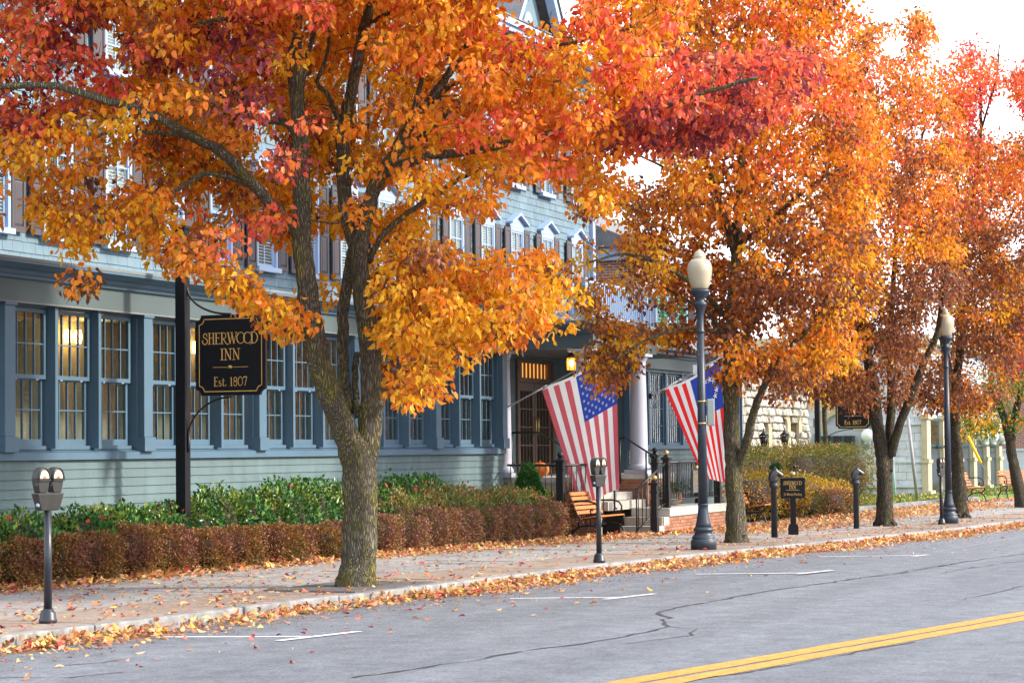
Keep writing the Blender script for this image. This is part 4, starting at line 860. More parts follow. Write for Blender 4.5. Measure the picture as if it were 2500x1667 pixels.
# ================================================================== SIGNS: gold stroke lettering built on the board
M_board = mk('sign_black', (.004, .0045, .008), .5, .2, 6, spec=.25)
M_gold = mk('sign_gold', (.80, .50, .15), .4, .1, 12)
def arc(cx, cy, rx, ry, a0, a1, n=14): return [(cx+rx*math.cos(math.radians(a)), cy+ry*math.sin(math.radians(a))) for a in np.linspace(a0, a1, n)]
TK, TN = .115, .05
def sf(x, y, w=.16): return ([(x-w, y), (x+w, y)], TN)
GL = {
 'S': (.62, [(arc(.33, .74, .20, .22, 20, 200, 10)+arc(.30, .26, .27, .27, 75, -150, 16)+[(-.02, .25), (.04, .34), (.12, .30)], .085), (arc(.33, .74, .2, .22, 20, -20, 5), .05)]),
 'H': (.74, [([(.16, 0), (.16, 1)], TK), ([(.60, 0), (.60, 1)], TK), ([(.16, .56), (.60, .56)], TN), sf(.16, 0), sf(.16, 1), sf(.60, 0), sf(.60, 1)]),
 'E': (.62, [([(.16, 0), (.16, 1)], TK), ([(.04, 0), (.56, 0), (.58, .14)], TN), ([(.04, 1), (.54, 1), (.56, .87)], TN), ([(.16, .55), (.46, .55)], TN), ([(.46, .48), (.46, .62)], TN)]),
 'R': (.76, [([(.16, 0), (.16, 1)], TK), ([(.02, 1), (.3, 1)]+arc(.33, .73, .27, .27, 90, -90, 12)+[(.2, .46)], .06), ([(.30, .46), (.62, .04), (.80, -.06), (.92, .0)], .08), sf(.16, 0)]),
 'W': (1.02, [([(.06, 1), (.30, 0)], TK), ([(.30, 0), (.52, .92)], TN), ([(.46, 1), (.72, 0)], TK), ([(.72, 0), (.98, 1)], TN), sf(.06, 1), sf(.48, 1, .12), sf(.98, 1, .12)]),
 'O': (.74, [(arc(.42, .5, .44, .50, 0, 360, 30), .055), (arc(.42, .5, .42, .47, 120, 240, 12), .10)]),
 'D': (.84, [([(.16, 0), (.16, 1)], TK), ([(.02, 1), (.3, 1)]+arc(.32, .5, .46, .5, 90, -90, 18)+[(.02, 0)], .06), (arc(.32, .5, .44, .48, 50, -50, 10), .10), ([(.02, 0), (-.08, -.10)], .05)]),
 'I': (.36, [([(.18, 0), (.18, 1)], TK), sf(.18, 0), sf(.18, 1)]),
 'N': (.82, [([(.16, 0), (.16, 1)], TN), ([(.14, 1), (.66, 0)], TK), ([(.66, 0), (.66, 1)], TN), sf(.16, 0), sf(.10, 1, .12), sf(.66, 1)]),
 's': (.44, [(arc(.22, .45, .15, .14, 40, 250, 9)+arc(.22, .17, .17, .16, 70, -150, 11), .075)]),
 't': (.36, [([(.16, .85), (.16, .12)]+arc(.27, .12, .11, .11, 180, 300, 6), .09), ([(.02, .60), (.34, .60)], TN)]),
 '.': (.26, [([(.10, .02), (.10, .14)], .12)]),
 '1': (.42, [([(.20, 0), (.20, .98)], TK), ([(.06, .84), (.2, .98)], TN), sf(.2, 0)]),
 '8': (.58, [(arc(.28, .74, .18, .23, 0, 360, 18), .07), (arc(.28, .26, .23, .27, 0, 360, 18), .075)]),
 '0': (.68, [(arc(.34, .5, .33, .5, 0, 360, 24), .06), (arc(.34, .5, .31, .46, 120, 240, 8), .09)]),
 '7': (.56, [([(.06, .84), (.06, .98), (.52, .98), (.24, 0)], .075), ([(.06, .98), (.52, .98)], .09)]),
 '5': (.52, [([(.46, .98), (.12, .98), (.10, .58)]+arc(.24, .30, .22, .29, 100, -140, 12), .07)]),
 'M': (.9, [([(.12, 0), (.16, 1)], TN), ([(.16, 1), (.45, .1)], TK), ([(.45, .1), (.74, 1)], TN), ([(.74, 1), (.78, 0)], TK)]),
 'i': (.26, [([(.13, 0), (.13, .62)], .09), ([(.13, .80), (.13, .90)], .10)]),
 'n': (.52, [([(.12, 0), (.12, .62)], .09), (arc(.26, .42, .14, .2, 180, 0, 9)+[(.40, 0)], .075)]),
 'u': (.52, [([(.12, .62), (.12, .2)]+arc(.26, .2, .14, .2, 180, 360, 9), .075), ([(.40, .62), (.40, 0)], .09)]),
 'e': (.48, [([(.08, .33), (.40, .33)]+arc(.24, .31, .17, .31, 0, 300, 14), .07)]),
 'P': (.6, [([(.14, 0), (.14, 1)], TK), ([(.02, 1), (.28, 1)]+arc(.30, .73, .24, .27, 90, -90, 12)+[(.16, .46)], .065), sf(.14, 0)]),
 'a': (.50, [(arc(.22, .25, .17, .25, 0, 360, 16), .06), ([(.40, .62), (.40, 0)], .09)]),
 'r': (.38, [([(.12, 0), (.12, .62)], .09), (arc(.26, .42, .14, .2, 180, 50, 6), .065)]),
 'k': (.5, [([(.12, 0), (.12, 1)], .09), ([(.38, .62), (.14, .28), (.42, 0)], .065)]),
 'g': (.50, [(arc(.22, .25, .17, .25, 0, 360, 16), .06), ([(.40, .62), (.40, -.15)]+arc(.22, -.15, .18, .17, 0, -150, 9), .065)]),
 ' ': (.3, []),
}
def text_strokes(txt, h, track=.10):
    x = 0; out = []
    for ch in txt:
        w, st_ = GL[ch]
        for pts, tw in st_: out.append(([((x+a)*h, c*h) for a, c in pts], tw*h))
        x += w+track
    return out, (x-track)*h
def ribbons(b, strokes, O, U, V, N, lift0):
    O, U, V, N = map(lambda a: np.array(a, float), (O, U, V, N))
    for k, (pts, w) in enumerate(strokes):
        p = [np.array(a) for a in pts]; vs = []; n = len(p)
        closed = np.linalg.norm(p[0]-p[-1]) < 1e-6 and n > 4
        for i in range(n):
            a = p[i-1] if i > 0 else (p[-2] if closed else p[0]); c = p[i+1] if i < n-1 else (p[1] if closed else p[-1])
            d = c-a; d = d/(np.linalg.norm(d)+1e-9); q = np.array([-d[1], d[0]])*w/2
            for s in (q, -q): r = p[i]+s; vs.append(O+U*r[0]+V*r[1]+N*(lift0+.0002*k))
        fs = [(2*i, 2*i+1, 2*i+3, 2*i+2) for i in range(n-1)]
        if np.dot(np.cross(U, V), N) < 0 or True:
            nn = np.cross(vs[1]-vs[0], vs[3]-vs[0]) if n > 1 else N
            if np.dot(nn, N) < 0: fs = [tuple(reversed(f)) for f in fs]
        b.add(vs, fs)
def write(par, txt, h, c, U, V, N, lift, track=.10, name='lettering', squash=1.0):
    s, w = text_strokes(txt, h, track); b = MB(); U = np.array(U)*squash; O = np.array(c)-U*w/2-np.array(V)*h/2
    ribbons(b, s, O, U, V, N, lift); return b.build(name, M_gold, par)
def inn_sign(label, X, Yp, Y1, Y0, zb, zt, zpost):
    # board in plane x = X from Y1 (post side) down to Y0 (street side), faces -X
    t = thing('hanging_sign', label, 'sign', (X, Yp, gz(X)), 'hanging inn signs'); g = gz(X)
    b = MB(); b.box((X-.075, Yp-.075, g-.1), (X+.075, Yp+.075, zpost)); b.build('post', M_board, t)
    b = MB(); b.obox((X, Yp, zpost+.02), (.1, 0, 0), (0, .1, 0), (0, 0, .02)); b.build('post_cap', M_board, t)
    W_, H_ = Y1-Y0, zt-zb; yc, zc = (Y0+Y1)/2, (zb+zt)/2; U = np.array([0, -1.0, 0]); V = np.array([0, 0, 1.0]); N = np.array([-1.0, 0, 0]); cr = .085
    def outline(ins, r):
        w, h = W_/2-ins, H_/2-ins; pts = []
        for sx, sy, a0 in ((1, 1, 270), (-1, 1, 0), (-1, -1, 90), (1, -1, 180)):   # concave corners
            for k in range(7):
                a = math.radians(a0-90*k/6) if sx*sy > 0 else math.radians(a0-90*k/6)
                pts.append((sx*w+r*math.cos(a), sy*h+r*math.sin(a)))
        return pts
    ol = outline(0, cr); C = np.array([X, yc, zc])
    b = MB(); b.prism([C+U*a+V*c+N*.025 for a, c in ol], -N*.05); bd = b.build('board', M_board, t)
    il = outline(.058, cr*.9); b = MB(); ribbons(b, [(il+[il[0]], .011)], C, U, V, N, .0275); b.build('gold_border', M_gold, bd)
    k = W_/1.10
    write(bd, 'SHERWOOD', .155*k, C+V*.235*k, U, V, N, .0275, .015, squash=.925); write(bd, 'INN', .155*k, C+V*.01*k, U, V, N, .0275, .02); write(bd, 'Est. 1807', .125*k, C-V*.37*k, U, V, N, .0275, .06, squash=.9)
    b = MB(); ribbons(b, [([(-.28*k, 0), (.28*k, 0)], .006)], C-V*.17*k, U, V, N, .0275); b.build('divider', M_gold, bd)
    b = MB(); b.lathe([(.012, -.03), (.04, -.012), (.04, .012), (.012, .03)], C-V*.17*k+N*.03, 14); b.build('gold_boss', M_brass, bd)
    p0 = np.array([X, Yp-.07, zt+.42]); p2 = np.array([X, yc, zt+.01])
    b = MB(); pts = [p0+np.array([0, -(1-math.cos(a))*(Yp-.07-yc), -math.sin(a)*(zt+.42-zt-.01)]) for a in np.linspace(0, pi/2, 14)]; b.tube(pts, .016, 8)
    pts = [np.array([X, Yp-.07-(Yp-.07-yc)*(1-math.cos(a)), zb-.62+.60*math.sin(a)]) for a in np.linspace(0, pi/2, 14)]; b.tube(pts, .014, 8)
    b.tube([(X, Yp-.075, zb-.78), (X, Yp-.09, zb-.7), (X, Yp-.09, zb-.5)], .02, 6); b.build('scroll_bracket', M_iron, t)
    return t
SYP = 16.1; pp = onY(447, 1100, SYP); SXP = float(pp[0])
pa = onX(480, 862, SXP); pb = onX(650, 855, SXP); za = float(onX(565, 965, SXP)[2]); zb_ = float(onX(565, 768, SXP)[2])
inn_sign('large black and gold hanging inn sign near the big tree', SXP, SYP, float(pa[1]), float(pb[1]), za, zb_, float(onX(447, 560, SXP)[2]))
q = atd(1997, 1100, 72.0); k2 = 1.0; qa = onX(2040, 1000, q[0]); w2 = float(pa[1]-pb[1]); zz = float(onX(2085, 1046, q[0])[2])
inn_sign('distant black and gold hanging inn sign half hidden by leaves behind the tall hedge', float(q[0]), float(q[1]), float(qa[1]), float(qa[1])-w2, zz, zz+(zb_-za), zz+(zb_-za)+1.0)
# ---- small parking sign
g = gnd(1937, 1305); t = thing('parking_sign', 'small black and gold sign on a stout post between two hitching posts', 'sign', g)
V = np.array([0, 0, 1.0]); ang = math.radians(-66); N = np.array([math.cos(pi+.12), math.sin(pi+.12)-.15, 0]); N = unit(N[None])[0]; U = np.cross(V, N); 
dS = depth(g); mpp = dS/FPX; Z1 = g[2]+(1305-1166)*mpp; Z0 = g[2]+(1305-1216)*mpp; hw = 30*mpp
C = np.array([g[0], g[1], (Z0+Z1)/2])
b = MB(); b.obox((g[0], g[1], g[2]+.09), N*.10, U*.10, V*.09); b.obox((g[0], g[1], g[2]+.195), N*.085, U*.085, V*.014); b.obox((g[0], g[1], (g[2]+.21+Z0)/2), N*.055, U*.055, V*((Z0-g[2]-.21)/2)); b.build('post', M_board, t)
b = MB(); b.obox(C, N*.06, U*hw, V*((Z1-Z0)/2)); bd = b.build('board', M_board, t, bevel=.008)
write(bd, 'SHERWOOD', .068, C+V*.10, U, V, N, .062, .01, squash=.86); write(bd, 'INN', .068, C+V*.02, U, V, N, .062, .02); write(bd, '15 Minute Parking', .05, C-V*.12, U, V, N, .062, .05, squash=.82)
b = MB(); ribbons(b, [([(-.13, 0), (.13, 0)], .006)], C-V*.04, U, V, N, .062); b.build('divider', M_gold, bd)
b = MB(); b.lathe([(.02, 0), (.02, .02)]+[(.062*math.sin(a), .075-.05*math.cos(a)) for a in np.linspace(.3, 3.0, 9)], (g[0], g[1], Z1), 14); b.build('ball_finial', M_brass, t)
# ================================================================== BUILDINGS DOWN THE STREET
M_stone = mk('rough_stone', (.36, .34, .30), .95, .3, 5, .7, 22, hue=.22)
M_block = mk('ashlar', (.56, .59, .62), .85, .12, 3, .15, 40, hue=.09)
M_cream = mk('cream_stone', (.50, .43, .29), .8, .1, 4, .1, 40, hue=.06)
M_pale = mk('pale_render', (.40, .44, .49), .8, .06, 2)
M_teal = mk('dark_teal_frame', (.02, .07, .08), .5)
M_dglass = mk('dark_window', (.015, .022, .028), .12, .2, 2, spec=.6)
M_redfar = mk_courses('far_brick', (.36, .13, .09), (.28, .09, .06), (.45, .38, .33), .22, .075)
M_gl2 = mk('white_globe', (.80, .82, .82), .35)
b = MB(); b.box((-.5, -.5, -.5), (.5, .5, .5)); meUnit = b
def blockmesh(nm, mat, bev):
    b = MB(); b.box((-.5, -.5, -.5), (.5, .5, .5)); me = b.mesh(nm, mat)
    bm = bmesh.new(); bm.from_mesh(me); bmesh.ops.bevel(bm, geom=list(bm.edges), offset=bev, segments=1, affect='EDGES'); bm.to_mesh(me); bm.free(); return me
def rubble_mesh(seed):
    bm = bmesh.new(); bmesh.ops.create_cube(bm, size=1.0); bmesh.ops.bevel(bm, geom=list(bm.edges), offset=.2, segments=1, affect='EDGES')
    r = random.Random(seed)
    for v in bm.verts: v.co += Vector((r.uniform(-.06, .06), r.uniform(-.10, .06), r.uniform(-.06, .06)))
    me = bpy.data.meshes.new('stone'); bm.to_mesh(me); bm.free(); me.materials.append(M_stone); return me
# stone building: street face in plane Y = 18, left end at X = 65.4
A_ = thing('stone_building', 'rough pale stone building with small arched windows behind the tall hedge', 'building', (68, 18.2, gz(68)))
AX0, AX1, AY = 63.2, 71.45, 18.0
b = MB(); b.box((AX0+.1, AY+.12, -.4), (AX1-.1, AY+7, 3.5)); b.build('wall', M_mort, A_)
b = MB(); b.prism([(AX0-.2, AY-.1, 3.52), (AX1+.1, AY-.1, 3.52), (AX1+.1, AY+4.0, 6.4), (AX0-.2, AY+4.0, 6.4)], (0, .15, .2)); b.build('roof', M_roof, A_)
arch = [(onY(px, py, AY)[0], onY(px, py, AY)[2], w) for px, py, w in ((1869, 1030, .62), (1917, 1022, .42), (1945, 1023, .42))]
slit = onY(1928, 950, AY)
rub = [rubble_mesh(i) for i in range(6)]
z = .2; ns = 0; low = MB()
while z < 3.46:
    h = random.uniform(.17, .29); h = min(h, 3.5-z); x = AX0+random.uniform(0, .2)
    while x < AX1-.05:
        w = min(random.uniform(.20, .52), AX1-x); cx = x+w/2; cz = z+h/2
        if not any(abs(cx-a) < ww*.5+w*.32 and cz < c+.05 for a, c, ww in arch) and not (abs(cx-slit[0]) < .15+w*.3 and 2.2 < cz < 3.4):
            if cz > 1.45 and cx > 64.2 and ns < 299: inst('stone', random.choice(rub), A_, (cx, AY+.06+random.uniform(-.035, .03), cz+random.uniform(-.01, .01)), (0, random.uniform(-.03, .03), 0), (w*1.02, .34, h*random.uniform(.96, 1.06))); ns += 1
            else: low.box((x+.008, AY-.08+random.uniform(-.03, .02), z+.008), (x+w-.008, AY+.14, z+h-.008))
        x += w
    z += h
stuff(low.build('stone_courses', M_stone, A_))
for a, c, ww in arch:
    pts = [(a-ww/2, AY-.02, .3)]+[(a-ww/2*math.cos(t), AY-.02, c-ww/2+ww/2*math.sin(t)) for t in np.linspace(0, pi, 10)]+[(a+ww/2, AY-.02, .3)]
    o_ = [(a-ww/2-.14, AY-.08, .3)]+[(a-(ww/2+.14)*math.cos(t), AY-.08, c-ww/2+(ww/2+.14)*math.sin(t)) for t in np.linspace(0, pi, 10)]+[(a+ww/2+.14, AY-.08, .3)]
    b = MB(); n = len(pts); b.add(pts+o_+[(p[0], AY+.1, p[2]) for p in pts], [(i, i+1, n+i+1, n+i) for i in range(n-1)]+[(i+1, i, 2*n+i, 2*n+i+1) for i in range(n-1)]); w_ = b.build('arched_window', M_cream, A_)
    b = MB(); b.poly([(p[0], AY+.09, p[2]) for p in pts]); b.build('pane', M_pale, w_)
b = MB(); b.prism([(slit[0]-.09, AY-.03, slit[2]-.75), (slit[0]+.09, AY-.03, slit[2]-.75), (slit[0]+.09, AY-.03, slit[2]+.5), (slit[0], AY-.03, slit[2]+.62), (slit[0]-.09, AY-.03, slit[2]+.5)], (0, .12, 0)); b.build('slit_window', M_dglass, A_)
b = MB(); b.box((slit[0]-.9, AY-.12, 3.44), (slit[0]+.75, AY+.2, 3.56)); b.prism([(slit[0]-.75, AY-.16, 3.562), (slit[0]+.15, AY-.16, 3.562), (slit[0]-.3, AY-.16, 3.95)], (0, .4, 0)); b.build('coping', M_cream, A_)
# small lanterns in front of it
for i, (px, py) in enumerate(((1865, 1072), (1916, 1070))):
    p = onY(px, py, AY-1.2); t = thing('post_lantern', ['black post lantern before the larger stone arch, left of its twin', 'black post lantern before the pair of narrow stone arches'][i], 'lantern', (p[0], p[1], gz(p[0])), 'post lanterns at the stone building')
    b = MB(); b.tube([(p[0], p[1], gz(p[0])), (p[0], p[1], p[2]-.2)], .04, 8); b.tube([(p[0]-.3, p[1], p[2]-.26), (p[0]+.0, p[1], p[2]-.2)], .03, 6); b.build('post', M_iron, t)
    b = MB(); b.lathe([(.05, -.2), (.06, -.18), (.10, -.02+.1)], p, 6)
    for a in range(6): b.tube([(p[0]+.07*math.cos(a*pi/3), p[1]+.07*math.sin(a*pi/3), p[2]-.18), (p[0]+.13*math.cos(a*pi/3), p[1]+.13*math.sin(a*pi/3), p[2]+.09)], .012, 4)
    b.lathe([(.15, .09), (.05, .19), (.02, .24), (.02, .30)], p, 10); b.build('lantern_frame', M_iron, t)
# block building: shaded end wall in plane X = 80, sunny street side in plane Y = BY
BX = 80.0; BY = float(onX(2256, 1100, BX)[1]); BX1 = float(onY(2440, 1100, BY)[0])
B_ = thing('block_building', 'pale ashlar block building with cream pilasters and globe lights at the lawn', 'building', (BX, BY, gz(BX)))
b = MB(); b.box((BX+.06, BY+.06, -.6), (BX1, BY+9, 5.2)); b.build('wall', M_pale, B_)
me = blockmesh('block', M_block, .02)
gar = [onX(1999, 1080, BX), onX(2103, 1080, BX)]; gy1, gy0 = float(gar[0][1]), float(gar[1][1])
archc = onX(2040, 1040, BX); ar_y = (gy0+gy1)/2; ar_r = (gy1-gy0)/2+.15
z = -.1; r = 0; nb = 0
while z < 5.0 and nb < 298:
    h = .27; y = BY+.02-(.3 if r % 2 else 0)
    while y < BY+6.6:
        a, e = max(y, BY+.02), min(y+.60, BY+6.7); c = (a+e)/2
        if e-a > .08 and nb < 298 and not (gy0-.1 < c < gy1+.1 and z < 2.5) and math.hypot(c-ar_y, max(0, z-2.1)) > ar_r*.98:
            inst('block', me, B_, (BX+.03-random.uniform(0, .006), c, z+h/2), (0, 0, 0), (.06, e-a-.012, h-.012)); nb += 1
        y += .60
    z += h; r += 1
for zz, pr in ((1.05, .05), (2.35, .09), (.18, .10)): b = MB(); b.box((BX-pr, BY-.02, zz), (BX-.004, gy0-.15, zz+.10)); b.build('string_course', M_block, B_)
b = MB(); n = 14; O = [(BX-.05, ar_y+ar_r*math.cos(t), 2.2+ar_r*math.sin(t)) for t in np.linspace(0, pi, n)]; I = [(BX-.05, ar_y+(ar_r-.34)*math.cos(t), 2.2+(ar_r-.34)*math.sin(t)) for t in np.linspace(0, pi, n)]
b.add(O+I, [(i+1, i, n+i, n+i+1) for i in range(n-1)]); b.build('arch_ring', M_cream, B_)
b = MB(); b.box((BX-.02, gy0, -.2), (BX+.05, gy1, 2.40)); g_ = b.build('garage_front', M_pale, B_)
b = MB(); b.box((BX-.10, gy0+.25, -.2), (BX-.024, gy1-.12, 2.0)); b.build('garage_door', M_dglass, g_)
for k in range(4): y = gy0+.25+(gy1-gy0-.37)*k/3; b = MB(); b.box((BX-.12, y-.05, -.2), (BX-.104, y+.05, 2.0)); b.build('door_stile', M_teal, g_)
xs = np.linspace(BX+.2, BX1-.5, 6)
for i, x in enumerate(xs):
    b = MB(); w = .32; b.box((x-w, BY-.16, -.2), (x+w, BY+.06, 1.02)); b.box((x-w-.05, BY-.20, 1.02), (x+w+.05, BY+.06, 1.14)); b.box((x-w, BY-.14, 1.16), (x+w, BY+.06, 2.55)); b.box((x-w-.12, BY-.26, -.2), (x+w+.12, BY+.06, .06)); b.box((x-w-.1, BY-.22, 2.55), (x+w+.1, BY+.06, 2.70)); b.build('pilaster', M_cream, B_)
    if i < 5:
        xa, xb = x+w+.15, xs[i+1]-w-.15; b = MB(); b.box((xa, BY-.03, -.1), (xb, BY+.055, 2.6)); wi = b.build('shop_window', M_teal, B_)
        b = MB(); b.box((xa+.12, BY-.04, 0), (xb-.12, BY-.034, 1.6)); b.box((xa+.12, BY-.04, 1.68), (xb-.12, BY-.034, 2.5)); b.build('pane', M_dglass, wi)
b = MB(); b.box((BX-.2, BY-.3, 5.2), (BX1+.1, BY+9.1, 5.5)); b.build('cornice', M_cream, B_)
gl = [onX(1970, 1065, BX)+[-.3, 0, 0], onX(2123, 1063, BX)+[-.3, 0, 0]]+[onY(px, 1066, BY)+[0, -.5, 0] for px in (2287, 2371, 2392, 2417)]
nm = ['white globe wall light between stone building and garage arch', 'white globe wall light right of the garage doors by the forked trunk', 'white globe wall light on the first cream pilaster', 'white globe wall light left of three above the cream pilasters', 'white globe wall light in the middle of three above the cream pilasters', 'white globe wall light right of three beside the red brick wall']
for p, n_ in zip(gl, nm):
    t = thing('globe_light', n_, 'wall light', p, 'globe wall lights'); b = MB(); b.lathe([(.24*math.sin(a), -.24*math.cos(a)) for a in np.linspace(.2, 3.0, 10)], p, 14); b.build('globe', M_gl2, t)
    b = MB(); b.lathe([(.10, -.34), (.15, -.28), (.12, -.22)], p, 8); q = p+(np.array([.3, 0, -.38]) if abs(p[0]-BX) < .6 else np.array([0, .45, -.38])); b.tube([p+np.array([0, 0, -.32]), q], .05, 6); b.build('bracket', M_pale, t)
# brick buildings
C_ = thing('brick_building', 'red brick building on a grey stone base at the far right edge', 'building', (100, 15, gz(100)))
b = MB(); b.box((100, 7.0, 1.45), (112, 16.9, 9)); b.build('wall', M_redfar, C_); b = MB(); b.box((99.92, 6.9, -.6), (112, 17.0, 1.36)); b.box((99.85, 6.85, 1.36), (112, 17.05, 1.46)); b.build('base_course', M_block, C_)
b = MB(); b.box((99.7, 6.8, 9.0), (112, 17.1, 9.4)); b.build('cornice', M_cream, C_)
D_ = thing('brick_house', 'red brick house with white cornice and green shutters behind the middle trees', 'house', (64, 22, gz(64)))
b = MB(); b.box((61.2, 20.2, -.3), (67.5, 29, 6.9)); b.build('wall', M_redfar, D_)
b = MB(); b.box((61.0, 19.9, 6.9), (67.7, 29.2, 7.25)); b.box((61.05, 20.0, 3.6), (67.6, 20.2, 3.85)); b.build('cornice', M_wht, D_)
b = MB(); b.add([(60.9, 19.8, 7.26), (67.8, 19.8, 7.26), (67.8, 24.5, 9.3), (60.9, 24.5, 9.3), (60.9, 29.3, 7.26), (67.8, 29.3, 7.26)], [(0, 1, 2, 3), (3, 2, 5, 4), (0, 3, 4), (1, 5, 2)]); b.build('roof', M_roof, D_)
M_green = mk('green_shutter', (.02, .15, .10), .5)
for x in (62.4, 64.3, 66.2):
    for z0 in (1.2, 4.5):
        b = MB(); b.box((x-.45, 20.12, z0), (x+.45, 20.195, z0+1.6)); w_ = b.build('window', M_wht, D_)
        b = MB(); b.box((x-.37, 20.105, z0+.08), (x+.37, 20.115, z0+.76)); b.box((x-.37, 20.105, z0+.84), (x+.37, 20.115, z0+1.52)); b.build('pane', M_dglass, w_)
        for s_ in (-1, 1):
            b = MB(); xc = x+s_*.66
            b.box((xc-.19, 20.14, z0), (xc+.19, 20.19, z0+1.6))
            for k in range(14): b.obox((xc, 20.125, z0+.1+k*.105), (.16, 0, 0), (0, .014, -.02), (0, .004, .03))
            b.build('shutter', M_green, D_)
y0 = [onX(61.2, 700, 61.2)] if False else None
for yy in (21.6, 24.0, 26.4):
    for z0 in (1.2, 4.5): b = MB(); b.box((61.12, yy-.45, z0), (61.19, yy+.45, z0+1.6)); w_ = b.build('window', M_wht, D_); b = MB(); b.box((61.105, yy-.37, z0+.08), (61.115, yy+.37, z0+1.52)); b.build('pane', M_dglass, w_)
# street-side bits
M_pole = mk('pole_grey', (.30, .30, .31), .6, .15, 8); M_yp = mk('guard_yellow', (.85, .62, .02), .5, .06, 8); M_pb = mk('pipe_pale_blue', (.42, .55, .66), .5, .1, 6)
a = gz2(2240, 1220, LZ); c = a+ (atd(2216, 1020, depth(a))-a); b = MB(); b.tube([a, c], .055, 10); q = tag(b.build('leaning_pole', M_pole), 'thin grey pole leaning left on the lawn before the block wall', 'pole')
a = atd(2395, 1130, 70); c = atd(2363, 1064, 70); w0 = a+(a-c)*1.35; w0[2] = max(w0[2], 0)
t = thing('guy_wire', 'taut wire with bright yellow guard tube before the cream pilasters', 'guy wire', w0); b = MB(); b.tube([w0, a+(c-a)*4], .012, 5); b.build('wire', M_pole, t); b = MB(); b.tube([a, c], .045, 8); b.build('guard_tube', M_yp, t)
g = gz2(2182, 1210, LZ)
for i, (dx, lab) in enumerate(((0, 'pale blue marker post right behind the forked trunk'), (-7, 'second pale blue marker post half hidden by the forked trunk'))):
    a = gz2(2184+dx, 1210, LZ); b = MB(); b.tube([a, atd(2172+dx*.6, 1030, depth(a))], .06, 8); tag(b.build('marker_post', M_pb), lab, 'post')
# ================================================================== HEDGES AND SHRUBS
M_twig = mk('twig_brown', (.045, .03, .022), .9, .3, 9)
def bush(name, label, cat, group, blobs, nleaf, size, pal, mat, seed, up=.4, core=(.035, .025, .02), box=False, jit=.05, loose=.0, droop=None):
    """blobs: list of (centre, half sizes); leaves sit in the outer shell of each"""
    rg = np.random.default_rng(seed); base = np.array(blobs[0][0], float); base = np.array([base[0], base[1], gz(base[0])])
    t = thing(name, label, cat, base, group); vol = np.array([h[0]*h[1]+h[0]*h[2]+h[1]*h[2] for _, h in blobs]); cnt = (nleaf*vol/vol.sum()).astype(int)
    Ps, Ns = [], []
    for (c, h), k in zip(blobs, cnt):
        d = unit(rg.normal(size=(k, 3)))
        if box: d = d/np.max(np.abs(d), axis=1, keepdims=True)**.72; 
        lump = 1+.10*np.sin(d[:, 0:1]*7+seed)*np.cos(d[:, 1:2]*6+seed*2)+.07*np.sin(d[:, 2:3]*9+d[:, 0:1]*5)
        r = (1-np.abs(rg.normal(0, .16, (k, 1))))*lump + loose*np.abs(rg.normal(0, 1, (k, 1)))
        p = np.array(c)+d*np.array(h)*r; keep = p[:, 2] > gz(base[0])+.01; Ps.append(p[keep]); Ns.append(d[keep])
    P = np.concatenate(Ps); D = np.concatenate(Ns); n = len(P)
    pal = np.array(pal); k = rg.integers(0, len(pal), n); cl = np.sin(P[:, 0]*5.1+seed)+np.sin(P[:, 1]*4.3+1)+np.sin(P[:, 2]*6.7+2)
    k = np.clip(((cl+3)/6*len(pal)+rg.normal(0, .9, n)).astype(int), 0, len(pal)-1)
    cols = pal[k]*rg.uniform(.7, 1.3, (n, 1))
    A = D*.7+rg.normal(0, .6, (n, 3))+np.array([0, 0, up])
    o = link('foliage', leaf_mesh('foliage', P, A, size*rg.uniform(.6, 1.35, n), cols, mat, 4), t); stuff(o)
    b = MB()
    for c, h in blobs:
        c = np.array(c)
        for i in range(9):
            a = 2*pi*i/9+seed; p0 = np.array([c[0]+.1*h[0]*math.cos(a), c[1]+.1*h[1]*math.sin(a), gz(base[0])]); p1 = c+np.array([h[0]*.7*math.cos(a), h[1]*.7*math.sin(a), h[2]*.55*math.sin(a*3)]); b.tube([p0, (p0+p1)/2+np.array([0, 0, .05]), p1], [.012, .009, .004], 5)
        b.lathe([(.62*math.sin(a)**.5, -.66*math.cos(a)) for a in np.linspace(.15, 3.0, 7)], (0, 0, 0), 10)
        m = 7*10; b.v[-m:] = [(c[0]+v[0]*h[0], c[1]+v[1]*h[1], max(c[2]+v[2]*h[2], gz(base[0])+.01)) for v in b.v[-m:]]
    stuff(b.build('stems', M_twig, t))
    return t
M_hl = mk_leaf('shrub_leaf', .22, .5)
BARB = [(1.75*q[0], 1.75*q[1], 1.35*q[2]) for q in [(.13, .05, .045), (.10, .045, .025), (.14, .065, .025), (.17, .075, .03), (.085, .06, .02), (.07, .06, .018), (.16, .06, .045), (.09, .05, .02)]]
BARB2 = [(.16, .15, .03), (.13, .12, .03)]+[(1.3*q[0], 2.0*q[1], 1.5*q[2]) for q in [(.20, .05, .06), (.17, .045, .04), (.24, .08, .035), (.22, .065, .04), (.12, .06, .03), (.15, .05, .05)]]
HOLLY = [(.035, .11, .02), (.045, .145, .025), (.065, .19, .035), (.04, .13, .045), (.11, .23, .04), (.025, .085, .025), (.19, .25, .035)]
SPIR = [(.13, .19, .04), (.18, .22, .05), (.22, .19, .05), (.12, .20, .04), (.42, .18, .06), (.20, .24, .06), (.18, .15, .07)]
